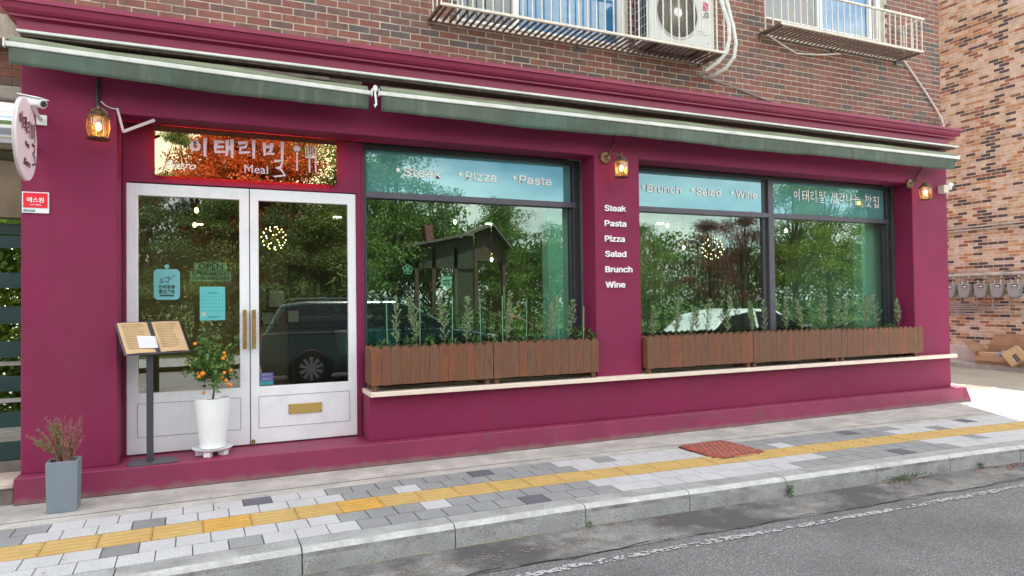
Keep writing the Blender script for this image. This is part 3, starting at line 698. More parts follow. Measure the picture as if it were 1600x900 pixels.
# ------------------------------------------------------------------ illuminated mirror sign above the door
sg = thing('name_sign', 'gold mirror sign box above the double door glowing red behind its edges', 'sign', (.295, 6.58, 2.605))
x0, x1, z0, z1 = -.472, 1.062, 2.605, 3.035
MB().box((x0, 6.535, z0), (x1, 6.545, z1)).obj('mirror_panel', m_mirror, sg)
MB().box((x0 + .08, 6.546, z0 + .07), (x1 - .08, 6.584, z1 - .07)).obj('backing_box', m_black, sg)
mb = MB()
mb.box((x0 + .08, 6.566, z0 + .05), (x1 - .08, 6.576, z0 + .06)); mb.box((x0 + .08, 6.566, z1 - .060), (x1 - .08, 6.576, z1 - .05))
mb.box((x0 + .055, 6.566, z0 + .06), (x0 + .065, 6.576, z1 - .06)); mb.box((x1 - .065, 6.566, z0 + .06), (x1 - .055, 6.576, z1 - .06))
mb.obj('led_strip', m_led, sg)
YS = 6.531; mb = MB()
hangul(mb, ['i', 'tae', 'ri'], -.20, 2.80, .155, .145, YS, .026, .30, slope=.045)
for st in ([(.0, .9), (.02, .15)], [(.42, .9), (.38, .45), (.12, .2), (.5, .25)], [(.18, .72), (.45, .75)], [(1.05, 1.05), (1.03, -.05)]): stroke(mb, st, .415, 2.83, .15, .13, YS, .026)
for st in ([(.1, .95), (.75, 1.0), (.6, .62), (.15, .5), (.55, .48), (.95, .1), (.1, .0)],): stroke(mb, st, .50, 2.655, .10, .15, YS, .022)
mb.lathe([(.030, 0), (.030, .002)], (.700, YS, 2.925), 18, axis='y'); mb.box((.694, YS, 2.72), (.708, YS + .002, 2.91))
for q in (0, .022, .044, .066): mb.box((.775 + q, YS, 2.86), (.783 + q, YS + .002, 2.965))
mb.box((.775, YS, 2.845), (.849, YS + .002, 2.862)); mb.box((.805, YS, 2.715), (.820, YS + .002, 2.85)); mb.box((.862, YS, 2.72), (.876, YS + .002, 2.965))
text(mb, 'Meal', .245, 2.675, YS, width=.20, cap=.07, fnt=None, off=.01)
mb.obj('lettering', m_text2, sg)
mb = MB(); text(mb, 'Bistro', -.40, 2.672, YS, width=.25, cap=.065, fnt=None, shear=.5)
mb.obj('lettering', m_txt, sg)

# ------------------------------------------------------------------ wall lettering on the middle pillar
wl = thing('wall_lettering', 'white raised menu words Steak to Wine on the middle pillar', 'lettering', (4.03, 6.28, 1.612))
for s, zb, wdt in (('Steak', 2.449, .268), ('Pasta', 2.284, .268), ('Pizza', 2.117, .245), ('Salad', 1.952, .262), ('Brunch', 1.784, .338), ('Wine', 1.618, .243)):
    mb = MB(); text(mb, s, 3.862, zb, 6.262, width=wdt, cap=.088, off=.012, depth=.017); mb.obj('word', m_txt, wl)
# ------------------------------------------------------------------ red security plate
sp = thing('security_plate', 'red and white security company plate on the left pillar', 'sign', (-1.28, 6.28, 2.20))
MB().box((-1.362, 6.268, 2.212), (-1.186, 6.279, 2.376)).obj('plate', m_plast, sp, bevel=.002)
MB().box((-1.353, 6.265, 2.252), (-1.195, 6.2678, 2.368)).obj('red_field', mat('sign_red', (.78, .01, .03), .4, 0), sp)
mb = MB(); text(mb, '에스원', -1.274, 2.298, 6.262, width=.11, off=.018, fnt=None, center=True); text(mb, 'CCTV 작동중', -1.274, 2.270, 6.262, width=.075, fnt=None, center=True, off=.006); mb.obj('lettering', m_txt, sp)
mb = MB(); text(mb, 'SECOM', -1.352, 2.222, 6.265, width=.075, off=.02); mb.obj('lettering', mat('sign_teal', (.03, .22, .30), .5, 0), sp)

# ------------------------------------------------------------------ awnings
def awning(nm, label, x0, x1, zl, zr, vh, seed):
    a = thing('awning', label, 'awning', ((x0 + x1) / 2, 6.02, 3.3), 'retractable awnings over the shop front')
    n = 40; r = random.Random(seed)
    zz = lambda x: zl + (zr - zl) * (x - x0) / (x1 - x0)
    mb = MB(); mb.add([(x0, 6.00, zz(x0) - .024), (x1, 6.00, zz(x1) - .024), (x1, 6.03, zz(x1) - .024), (x0, 6.03, zz(x0) - .024), (x0, 6.00, zz(x0) + .014), (x1, 6.00, zz(x1) + .014), (x1, 6.03, zz(x1) + .014), (x0, 6.03, zz(x0) + .014)],
                      [(0, 3, 2, 1), (4, 5, 6, 7), (0, 1, 5, 4), (1, 2, 6, 5), (2, 3, 7, 6), (3, 0, 4, 7)])
    mb.obj('front_bar', m_bar, a, bevel=.005)
    # valance, softly rippled
    mb = MB(); ph = r.random() * 6; rows_ = 4
    for i in range(n + 1):
        x = x0 + .02 + (x1 - x0 - .04) * i / n
        e = min(1, min(i, n - i) / 2.0)
        for j in range(rows_ + 1):
            t = j / rows_
            yy = 6.014 + t * (.018 * math.sin(x * 2.1 + ph) + .009 * math.sin(x * 7 + ph) + .004 * math.sin(x * 19)) + (1 - e) * t * .05
            mb.v.append((x, yy, zz(x) - .02 - t * (vh + .006 * math.sin(x * 2.3 + ph)) + (1 - e) * t * .012))
    for i in range(n):
        for j in range(rows_): q = i * (rows_ + 1) + j; mb.f.append((q, q + rows_ + 1, q + rows_ + 2, q + 1))
    mb.m = [0] * len(mb.f); v = mb.obj('valance', m_awn, a, smooth=True)
    so_ = v.modifiers.new('thick', 'SOLIDIFY'); so_.thickness = .003
    mb = MB()
    for i in range(n + 1):
        x = x0 + .02 + (x1 - x0 - .04) * i / n; b = .008 * math.sin(x * 4 + ph)
        mb.v += [(x, 6.022, zz(x) + .012), (x, 6.035, zz(x) + .040 + b), (x, 6.08, zz(x) + .074 + b), (x, 6.16, zz(x) + .07)]
    for i in range(n):
        for j in range(3): q = i * 4 + j; mb.f.append((q, q + 4, q + 5, q + 1))
    mb.m = [0] * len(mb.f); v = mb.obj('canopy', m_awt, a, smooth=True); so_ = v.modifiers.new('thick', 'SOLIDIFY'); so_.thickness = .003
    # folded arms and roller
    mb = MB(); zc = (zl + zr) / 2 + .08
    mb.tube([(x0 + .05, 6.20, zc + .01), (x1 - .05, 6.20, zc + .01)], .035, 10)
    mb.obj('roller', m_rust, a, smooth=True)
    for s_ in (0, 1):
        mb = MB()
        xa = x0 + .35 if s_ == 0 else x1 - .35; xb = xa + (1.1 if s_ == 0 else -1.1)
        mb.box((min(xa, xb), 6.125, zc - .01), (max(xa, xb), 6.150, zc + .018))
        mb.obj('folding_arm', m_rust, a)
    for xe in (x0 - .012, x1 + .002):
        MB().box((xe, 5.994, zz(x0 if xe < x0 else x1) - .032), (xe + .01, 6.036, zz(x0 if xe < x0 else x1) + .034)).obj('end_cap', m_plast, a, bevel=.003)
    return a
aw1 = awning('a', 'short green canvas awning with a white bar above the entrance door', -1.41, 1.285, 3.432, 3.368, .145, 3)
aw2 = awning('b', 'long green canvas awning with a white bar above both shop windows', 1.36, 9.385, 3.375, 3.385, .155, 8)
tr_ = thing('awning_rail', 'thin white wall rail running above both green awnings', 'rail', (4, 6.2, 3.55))
MB().box((-1.36, 6.085, 3.552), (9.53, 6.115, 3.574)).obj('cover_strip', m_bar, tr_, bevel=.004)
MB().box((-1.34, 6.12, 3.535), (9.5, 6.275, 3.560)).obj('mounting_board', m_rust, tr_)
ck = thing('awning_crank_hook', 'small white metal crank hook between the two awnings', 'hook', (1.32, 6.0, 3.24))
mb = MB(); mb.tube([(1.318, 5.99, 3.42), (1.316, 5.985, 3.36), (1.322, 5.985, 3.30), (1.325, 5.985, 3.255), (1.317, 5.985, 3.235), (1.310, 5.985, 3.26)], .009, 8); mb.ball((1.318, 5.99, 3.40), .022, sz=1.5)
mb.obj('hook', m_plast, ck, smooth=True); MB().box((1.335, 5.995, 3.375), (1.352, 6.03, 3.43)).obj('bracket', m_black, ck)

# ------------------------------------------------------------------ wall lanterns
def lantern(label, x, hang=False):
    yc = 6.12; zc = 2.79
    t = thing('wall_lantern', label, 'lantern', (x, 6.28, zc), 'brass carriage lanterns on the pillars')
    w_ = 1.0; c = (x, yc, zc)
    MB().lathe([(.004, -.028), (.062, -.022), (.066, 0)] if not hang else [(.004, -.028), (.05, -.022), (.05, 0)], (x - .11 if not hang else x, 6.278, zc + .235), 20, axis='y').obj('backplate', m_bronze, t, smooth=True)
    mb = MB()
    if hang: mb.tube([(x, 6.26, zc + .235), (x, 6.2, zc + .27), (x, yc, zc + .25), (x, yc, zc + .20)], .007, 6)
    else: mb.tube([(x - .11, 6.26, zc + .235), (x - .09, 6.2, zc + .27), (x - .04, 6.15, zc + .255), (x, yc, zc + .225)], .011, 8)
    if hang:
        mb.tube([(x - .055, yc, zc + .175), (x - .045, yc, zc + .225), (x, yc, zc + .255), (x + .045, yc, zc + .225), (x + .055, yc, zc + .175)], .005, 6)
    mb.obj('arm', m_bronze, t, smooth=True)
    r = .072
    MB().lathe([(r * 1.18, .165), (r * 1.20, .175), (r * .95, .19), (r * .62, .215), (r * .35, .232), (.008, .242), (.006, .262), (.001, .275)], c, 6 if not hang else 16).obj('roof', m_bronze, t)
    MB().lathe([(r * 1.12, 0), (r * 1.18, .008), (r * .95, .016), (r * .5, .014)], c, 6 if not hang else 16).obj('base', m_bronze, t)
    mb = MB(); n = 6
    for i in range(n):
        a = 6.283 * (i + .0) / n; ca, sa = math.cos(a), math.sin(a)
        mb.tube([(x + r * .88 * ca, yc + r * .88 * sa, zc + .012), (x + r * (1.10 if hang else 1.02) * ca, yc + r * (1.10 if hang else 1.02) * sa, zc + .09), (x + r * ca, yc + r * sa, zc + .168)], .0045, 5)
    mb.obj('cage', m_dbrass, t)
    MB().lathe([(r * .82, .014), (r * (1.02 if hang else .95), .09), (r * .93, .166)], c, 6 if not hang else 16).obj('glass_shade', m_lamp, t)
    b = MB().ball((x, yc, zc + .10), .021, sz=1.6).obj('bulb', m_bulbl, t, smooth=True)
    MB().tube([(x, yc, zc + .02), (x, yc, zc + .065)], .012, 8).obj('bulb_holder', m_dbrass, t)
    ld = bpy.data.lights.new('lantern_light', 'POINT'); ld.energy = .15; ld.color = (1, .55, .22); ld.shadow_soft_size = .03
    lo = bpy.data.objects.new('bulb_glow', ld); C.objects.link(lo); lo.location = (x, yc, zc + .10); adopt(lo, b) if False else None; lo.parent = b
    return t
lantern('round brass lantern glowing on the left pillar beside the entrance', -.834, True)
lantern('hexagonal brass lantern glowing on the middle pillar above the menu words', 3.985)
lantern('hexagonal brass lantern glowing on the right end pillar beside a camera', 8.85)
cab = thing('lantern_cable', 'black cable dropping from the awning to the left lantern', 'cable', (-.85, 6.25, 3.05), 'cables feeding the lanterns')
MB().tube([(-.856, 6.268, 3.34), (-.862, 6.268, 3.20), (-.858, 6.262, 3.08)], .011, 6).tube([(-.85, 6.265, 3.30), (-.84, 6.262, 3.2), (-.855, 6.262, 3.12)], .005, 5).obj('cable', m_black, cab)
cab = thing('lantern_cable', 'short black cable above the middle pillar lantern', 'cable', (4.01, 6.25, 3.0), 'cables feeding the lanterns')
MB().tube([(4.02, 6.27, 3.34), (4.015, 6.27, 3.2), (3.9, 6.268, 3.04)], .006, 6).obj('cable', m_rust, cab)
cab = thing('lantern_cable', 'slanting black cable above the right pillar lantern', 'cable', (8.95, 6.25, 3.0), 'cables feeding the lanterns')
MB().tube([(9.03, 6.27, 3.34), (8.995, 6.27, 3.25), (8.85, 6.268, 3.09), (8.75, 6.268, 3.03)], .006, 6).obj('cable', m_rust, cab)
cn = thing('cable_trunking', 'bent pale plastic trunking beside the left lantern by the mirror sign', 'trunking', (-.65, 6.26, 2.9))
mb = MB(); mb.tube([(-.834, 6.25, 3.125), (-.80, 6.255, 3.095), (-.76, 6.262, 3.08), (-.722, 6.262, 3.078)], .004, 5); mb.obj('wire', m_plast, cn)
def bar2(mb, a, b, y0, y1, wd):
    a = Vector((a[0], 0, a[1])); b = Vector((b[0], 0, b[1])); d = (b - a).normalized(); n_ = Vector((-d.z, 0, d.x)) * wd / 2
    P = [a + n_, b + n_, b - n_, a - n_]; mb.prism([(p.x, p.z) for p in P], 'y', y0, y1)
mb = MB(); bar2(mb, (-.722, 3.085), (-.677, 2.892), 6.262, 6.278, .018); bar2(mb, (-.677, 2.896), (-.452, 3.012), 6.245, 6.262, .022); mb.obj('duct', mat('aged_plastic', (.52, .47, .46), .5, .1), cn)

# ------------------------------------------------------------------ planters
planks = [m_wood, m_wood2, m_wood3]
def planter(label, x0, x1, z0=.722, z1=1.082, yf=6.20, yb=6.50, bx1=None):
    t = thing('window_planter', label, 'planter', ((x0 + x1) / 2, 6.35, .662), 'picket timber planters on the sill')
    n = max(1, round((x1 - x0) / .0935)); wd = (x1 - x0) / n; r = random.Random(int(x0 * 100)); bx1 = bx1 or x1
    for i in range(n):
        a = x0 + i * wd; b = a + wd - .0015; h = z1 + r.uniform(-.004, .004); c_ = (a + b) / 2; bt = z0 + r.uniform(-.003, .002)
        dy = r.uniform(-.0015, .0015)
        pts = [(a, bt), (b, bt), (b, h - .028), (c_ + wd * .18, h - .006), (c_, h), (c_ - wd * .18, h - .006), (a, h - .028)]
        MB().prism(pts, 'y', yf + dy, yf + .016 + dy).obj('board', r.choices(planks, [5, 3, 3])[0], t, bevel=.001)
    for a in (x0 + .002, bx1 - .018):
        for q in range(3):
            y0_ = yf + .018 + q * .092; MB().prism([(y0_, z0 + .005), (y0_ + .09, z0 + .005), (y0_ + .09, z1 - .03), (y0_ + .045, z1 - .002), (y0_, z1 - .03)], 'x', a, a + .015).obj('end_board', r.choice(planks), t)
    mb = MB()
    nb = max(1, round((x1 - x0) / .095))
    for i in range(nb):
        a = x0 + .02 + i * (bx1 - x0 - .04) / nb; b = a + (bx1 - x0 - .04) / nb - .003; mb.prism([(a, z0), (b, z0), (b, z1 - .03), ((a + b) / 2, z1 - .002), (a, z1 - .03)], 'y', yb, yb + .014)
    mb.obj('back_boards', m_wood2, t)
    for a in (x0 + .02, bx1 - .07):
        for y_ in (yf + .03, yb - .07): MB().box((a, y_, .664), (a + .045, y_ + .045, z0 + .03)).obj('foot', m_wood2, t)
    MB().box((x0 + .02, yf + .018, z0 + .02), (bx1 - .02, yb - .002, z1 - .075)).obj('soil', m_soil, t)
    return t
planter('timber picket planter at the left end, under the word Steak', 1.307, 2.514)
planter('timber picket planter beside the middle pillar, under the word Pasta', 2.520, 3.722)
planter('timber picket planter right of the middle pillar, under the words Brunch and Salad', 4.338, 5.842)
planter('timber picket planter centred under the right windows, second from the right end', 5.848, 7.300, .718, 1.085)
planter('timber picket planter at the far right overlapping the end pillar', 7.306, 8.845, .716, 1.075, bx1=8.79)

# saplings, stakes, low greens
def leafq(mb, p, d, nrm, L, W, mi=0):
    d = d.normalized(); s_ = d.cross(nrm)
    if s_.length < 1e-5: s_ = d.orthogonal()
    s_.normalize(); q = p + d * L * .5
    mb.add([p, q + s_ * W / 2, p + d * L, q - s_ * W / 2], [(0, 1, 2, 3)], mi)
def rvec(r): 
    while True:
        v = Vector((r.uniform(-1, 1), r.uniform(-1, 1), r.uniform(-1, 1)))
        if .05 < v.length < 1: return v.normalized()
def sapling_meshes(seed, H, W, dens):
    r = random.Random(seed); st = MB(); fo = MB()
    lean = Vector((r.uniform(-.04, .04), r.uniform(-.02, .02), 0))
    ax = lambda t: Vector((lean.x * t * t, lean.y * t * t, H * t))
    st.tube([ax(i / 6) for i in range(7)], [.004 - .0005 * i for i in range(7)], 5)
    nb = int(26 * dens)
    for i in range(nb):
        t = .22 + .76 * i / nb; a = i * 2.4 + r.random(); wl_ = W * (1 - t) ** .7 * (.55 + .9 * r.random()) * (.55 if t < .35 else 1) + .012
        p0 = ax(t); d = Vector((math.cos(a), math.sin(a) * .9, .9 + r.random() * .9)).normalized(); p1 = p0 + d * wl_
        st.tube([p0, p1], [.0016, .0008], 3)
        m = 7
        for j in range(m):
            q = p0 + (p1 - p0) * ((j + .6) / m)
            for s2 in range(3): leafq(fo, q, (d + rvec(r) * .75), rvec(r), r.uniform(.014, .03), .0095)
    for j in range(16): leafq(fo, ax(.86 + .14 * r.random()), Vector((r.uniform(-.5, .5), r.uniform(-.5, .5), 1)), rvec(r), .022, .006)
    return st.mesh('stem', mat('sapling_stem', (.20, .17, .12), .8, .2)), fo.mesh('foliage', m_sap)
SAP = [sapling_meshes(20 + i, .5, (.085, .11, .07, .095, .12, .08, .10)[i], (.7, 1.2, .9, 1.4, .8, 1.1, .6)[i]) for i in range(7)]
ordn = ['first', 'second', 'third', 'fourth', 'fifth', 'sixth', 'seventh', 'eighth', 'ninth', 'tenth', 'eleventh', 'twelfth', 'thirteenth', 'fourteenth', 'fifteenth', 'sixteenth']
def sapling(label, x, H, i, y=6.38):
    t = thing('silver_sapling', label, 'sapling', (x, y, .99), 'feathery saplings in the planters', world=False, rz=i * 1.7)
    st, fo = SAP[(i * 3) % 7]
    for nm, me in (('stem', st), ('foliage', fo)):
        o = bpy.data.objects.new(nm, me); C.objects.link(o); o.parent = t
        if nm == 'foliage': o['kind'] = 'stuff'
    k = H / .5; t.scale = (k * (.9, 1.15, 1.0, 1.25, .8)[i % 5], k, k); t.rotation_euler.x = (.05, -.08, .02, -.03, .1)[i % 5]; t.rotation_euler.y = (-.07, .04, .1, -.02, .06, -.1)[i % 6]
def px2x(px, y): # pixel column on the plane Y=y, near the middle of the frame height
    d = fwd + (px - 800) / FPX * r_ - (490 - 450) / FPX * u_; return d.x / d.y * y
def px2z(px, py, y):
    d = fwd + (px - 800) / FPX * r_ - (py - 450) / FPX * u_; return 1.49 + d.z / d.y * y
s1 = [(620, 463), (653, 465), (697, 464), (728, 464), (790, 456), (857, 464), (887, 468)]
for i, (px, py) in enumerate(s1):
    sapling('feathery silver-green sapling, %s from the left in the planters under the left window' % ordn[i], px2x(px, 6.38), px2z(px, py, 6.38) - .99, i)
s2 = [(1018, 478), (1055, 467), (1078, 479), (1102, 467), (1135, 463), (1177, 470), (1195, 468), (1228, 463), (1255, 467), (1283, 463), (1309, 466), (1318, 463), (1352, 462), (1370, 460), (1404, 466)]
for i, (px, py) in enumerate(s2):
    sapling('feathery silver-green sapling, %s from the left in the planters under the right window' % ordn[i], px2x(px, 6.38), px2z(px, py, 6.38) - .99, i + 3)
m_stake = mat('green_stake', (.14, .30, .20), .5, .1)
for i, (px, py) in enumerate([(605, 469), (656, 474), (706, 462), (751, 468), (785, 462), (822, 468), (873, 467)]):
    x = px2x(px, 6.36); t = tag(MB().tube([(0, 0, 0), (.002 * (i % 3 - 1) * 4, 0, px2z(px, py, 6.36) - .99)], .0045, 6).obj('garden_stake', m_stake, loc=(x, 6.36, .99)),
        'thin green garden stake, %s from the left among the left window planters' % ordn[i], 'stake', 'garden stakes in the planters')
tag(MB().tube([(0, 0, 0), (.01, 0, .43)], .005, 6).obj('garden_stake', mat('bamboo', (.35, .27, .18), .6, .1), loc=(px2x(911, 6.30), 6.30, .99)), 'brown cane leaning by the middle pillar reveal in the left planters', 'stake', 'garden stakes in the planters')
def bush_mesh(seed, rx, rz, n, L, W):
    r = random.Random(seed); mb = MB()
    for i in range(n):
        a = r.random() * 6.283; q = Vector((math.cos(a) * rx * math.sqrt(r.random()), math.sin(a) * rx * .6 * math.sqrt(r.random()), rz * r.random() ** 1.3))
        leafq(mb, q, Vector((r.uniform(-1, 1), r.uniform(-1, 1), r.uniform(-.2, 1))), rvec(r), L * r.uniform(.6, 1.3), W * r.uniform(.7, 1.3))
    return mb.mesh('foliage', m_sapg)
BUSH = [bush_mesh(40 + i, .07, .10 + .02 * i, 90, .035, .018) for i in range(3)]
bp = [(600, 'near the left end'), (638, 'between the first two saplings'), (672, 'left of the third sapling'), (705, 'under the third sapling'), (742, 'at the planter joint'), (770, 'right of the planter joint'), (812, 'in the middle of the second planter'), (838, 'left of the sixth sapling'), (905, 'at the middle pillar reveal'), (920, 'at the far right corner')]
for i, (px, wh) in enumerate(bp):
    o = bpy.data.objects.new('low_plant', BUSH[i % 3]); C.objects.link(o); o.location = (px2x(px, 6.36), 6.36, 1.0); o.rotation_euler.z = i * 2; o.scale = [1.1 if i < 8 else 1.4] * 3
    tag(o, 'low leafy green plant %s in the left window planters' % wh, 'plant', 'low plants in the planters')
for i, px in enumerate([1030, 1066, 1090, 1118, 1150, 1186, 1212, 1242, 1270, 1296, 1335, 1360, 1388]):
    o = bpy.data.objects.new('low_plant', BUSH[(i + 1) % 3]); C.objects.link(o); o.location = (px2x(px, 6.36), 6.36, 1.0); o.rotation_euler.z = i * 2.3; o.scale = [.6 + .3 * (i > 7)] * 3
    tag(o, 'low leafy green plant, %s from the left in the right window planters' % ordn[i], 'plant', 'low plants in the planters')

# ------------------------------------------------------------------ notices on the door glass
m_mint = mat('mint_card', (.14, .40, .42), .45, .04); m_mintd = mat('mint_ink', (.015, .05, .05), .6, 0)
YD = 6.612
def rr_pts(x0, x1, z0, z1, r, n=5):
    return [(cx + r * math.cos(rad(a0 + 90 * i / n)), cz + r * math.sin(rad(a0 + 90 * i / n))) for cx, cz, a0 in ((x1 - r, z1 - r, 0), (x0 + r, z1 - r, 90), (x0 + r, z0 + r, 180), (x1 - r, z0 + r, 270)) for i in range(n + 1)]
t = thing('pet_notice', 'mint hanging tag with a dog outline on the left door glass', 'notice', (-.386, YD, 1.533))
MB().prism(rr_pts(-.488, -.284, 1.533, 1.80, .035), 'y', YD, YD + .003).obj('card', m_mint, t)
MB().lathe([(.010, 0), (.019, 0), (.019, .003), (.010, .003)], (-.386, YD, 1.822), 16, axis='y').obj('hanging_ring', m_mint, t)
mb = MB(); dog = [[(.1, .55), (.0, .62), (.04, .45), (.2, .38), (.2, .05), (.3, .05), (.34, .3), (.62, .3), (.6, .05), (.7, .05), (.74, .4), (.82, .6), (1.0, .7), (.92, .8), (.78, .82), (.72, 1), (.62, .78), (.34, .66), (.1, .55)], [(.78, .82), (.7, .62)], [(.1, .28), (-.02, .1), (.06, .02)]]
for st in dog: stroke(mb, st, -.44, 1.675, .09, .065, YD - .002, .0045)
mb.lathe([(.006, 0), (.006, .002)], (-.333, YD - .002, 1.742), 8, axis='y')
text(mb, '반려동물', -.386, 1.632, YD - .002, width=.125, off=.03, fnt=None, center=True); text(mb, '출입가능', -.386, 1.594, YD - .002, width=.125, off=.03, fnt=None, center=True)
mb.box((-.45, YD - .002, 1.584), (-.322, YD - .001, 1.586)); mb.box((-.44, YD - .002, 1.562), (-.332, YD - .001, 1.576))
mb.obj('print', m_mintd, t)
t = thing('opening_hours_sign', 'dark green two-board opening hours sign hanging inside the left door glass', 'sign', (-.038, YD + .03, 1.69))
m_osg = mat('sage_board', (.34, .46, .33), .6, .1); m_osd = mat('board_letters', (.02, .04, .03), .6, 0)
yo = 6.636
MB().prism(rr_pts(-.172, .099, 1.792, 1.862, .004), 'y', yo, yo + .005).obj('top_board', m_osg, t)
MB().prism(rr_pts(-.206, .133, 1.694, 1.785, .006), 'y', yo, yo + .005).obj('hours_board', m_osg, t)
mb = MB(); text(mb, 'OPEN', -.036, 1.802, yo - .003, width=.20, fnt=None, center=True, off=.005); text(mb, 'OPEN', -.185, 1.748, yo - .003, width=.12, fnt=None); text(mb, 'CLOSE', -.185, 1.706, yo - .003, width=.12, fnt=None)
text(mb, 'AM10:30', -.055, 1.748, yo - .003, width=.17, off=.01); text(mb, 'PM10:00', -.055, 1.706, yo - .003, width=.17, off=.01); mb.obj('print', m_osd, t)
MB().tube([(-.12, yo + .002, 1.862), (-.036, yo + .002, 1.885), (.05, yo + .002, 1.862)], .002, 5).obj('cord', m_osg, t)
t = thing('calendar_poster', 'turquoise monthly calendar poster taped to the left door glass', 'poster', (-.022, YD, 1.345))
MB().box((-.126, YD, 1.345), (.082, YD + .0015, 1.645)).obj('sheet', mat('turquoise_paper', (.10, .46, .46), .6, .03), t)
mb = MB(); text(mb, 'CALENDAR', -.022, 1.585, YD - .002, width=.07, fnt=None, center=True, shear=.2)
for i in range(7):
    for j in range(5): mb.box((-.105 + i * .027, YD - .001, 1.555 - j * .032), (-.099 + i * .027, YD, 1.562 - j * .032))
mb.box((-.06, YD - .001, 1.378), (.04, YD, 1.381)); mb.box((-.06, YD - .001, 1.368), (.02, YD, 1.371)); mb.obj('print', mat('teal_ink', (.02, .12, .14), .6, 0), t)
MB().prism([(-.095 + .026 * math.cos(a * .785) * (1 if a % 2 else .6), 1.40 + .024 * math.sin(a * .785) * (1 if a % 2 else .6)) for a in range(8)], 'y', YD - .001, YD).obj('flower_print', m_greyt, t)
t = thing('door_sticker', 'small purple and teal sticker low on the right door glass', 'sticker', (.42, YD, .73))
MB().box((.372, YD, .80), (.487, YD + .001, .852)).box((.372, YD, .776), (.487, YD + .001, .802)).obj('purple_field', mat('sticker_purple', (.10, .10, .30), .5, 0), t)
MB().box((.372, YD, .740), (.487, YD + .001, .775)).obj('teal_field', mat('sticker_teal', (.04, .25, .28), .5, 0), t)
mb = MB(); text(mb, 'SAFETY', .43, .828, YD - .002, width=.08, center=True); mb.box((.39, YD - .001, .80), (.47, YD, .803)); mb.box((.39, YD - .001, .79), (.47, YD, .793)); mb.obj('print', m_greyt, t)

# ------------------------------------------------------------------ menu stand
ms = thing('menu_stand', 'black menu stand with an open spiral menu by the left door', 'menu stand', (-.49, 6.30, .2))
MB().prism([(-.66, 6.245), (-.63, 6.165), (-.60, 6.152), (-.29, 6.20), (-.275, 6.23), (-.33, 6.40), (-.37, 6.415), (-.62, 6.39)], 'z', .2, .209).obj('base_plate', m_dgrey, ms, bevel=.002)
MB().box((-.52, 6.29, .209), (-.47, 6.325, 1.13)).obj('post', m_black if False else mat('post_grey', (.045, .043, .055), .5, .1), ms, bevel=.003)
ya, ti, bw, bh = .50, .62, .51, .31
Rm = Vector((math.cos(ya), math.sin(ya), 0)); Dn = Vector((math.sin(ya) * math.sin(ti), -math.cos(ya) * math.sin(ti), -math.cos(ti))); Nn = Rm.cross(-Dn)
if Nn.y > 0: Nn = -Nn
BM4 = Matrix((Rm, Nn, -Dn)).transposed().to_4x4(); BM4.translation = Vector((-.47, 6.33, 1.22))   # local x right, y outwards, z up the board
MB().box((-bw / 2 - .008, -.010, -bh / 2 - .006), (bw / 2 + .008, .0, bh / 2 + .006), 0, BM4).obj('board', m_dgrey, ms, bevel=.002)
MB().box((-.03, -.05, -.10), (.03, -.010, .0), 0, BM4).obj('tilt_bracket', m_black, ms)
mpg = MB()
def pagemesh(x0, x1):
    mb = MB(); n = 8
    for i in range(n + 1):
        x = x0 + (x1 - x0) * i / n; y = .004 + .006 * math.sin(math.pi * i / n)
        mb.v += [tuple(BM4 @ Vector((x, y, -bh / 2 + .006))), tuple(BM4 @ Vector((x, y, bh / 2 - .006)))]
    for i in range(n): mb.f.append((2 * i, 2 * i + 2, 2 * i + 3, 2 * i + 1))
    mb.m = [0] * n; return mb
pg1 = pagemesh(-bw / 2 + .006, -.018).obj('page', m_paper, ms); pg2 = pagemesh(.018, bw / 2 - .006).obj('page', m_paper, ms)
r = random.Random(2); m_pi = mat('menu_ink', (.30, .19, .09), .7, 0)
for pg, x0 in ((pg1, -bw / 2 + .03), (pg2, .04)):
    mb = MB()
    for i in range(15):
        z = bh / 2 - .03 - i * .0165; L = r.uniform(.12, .17)
        mb.box((x0, .0112, z), (x0 + L, .0118, z + .0035), 0, BM4)
    mb.obj('print', m_pi, pg)
mb = MB()
for i in range(26):
    z = -bh / 2 + .012 + i * .0115; mb.tube([BM4 @ Vector((.018 * math.cos(a), .004 + .012 * math.sin(a), z + .0015 * math.cos(a))) for a in [math.pi * q / 5 for q in range(6)]], .0016, 4)
mb.obj('spiral', m_black, ms, kind='stuff')
nt_ = thing('paper_note', 'white paper note lying on the left page of the open menu', 'note', tuple(BM4 @ Vector((-.06, .02, -.05))))
NM = BM4 @ Matrix.Translation((-.065, .0155, -.052)) @ Matrix.Rotation(rad(4), 4, 'Y')
mb = MB(); mb.box((-.075, 0, -.058), (.072, .0008, .058), 0, NM); mb.obj('sheet', m_note, nt_)
mb = MB()
for i in range(6): mb.box((-.05, .0010, .035 - i * .013), (.03 + .01 * (i % 3), .0013, .037 - i * .013), 0, NM)
mb.obj('print', m_greyt, nt_)

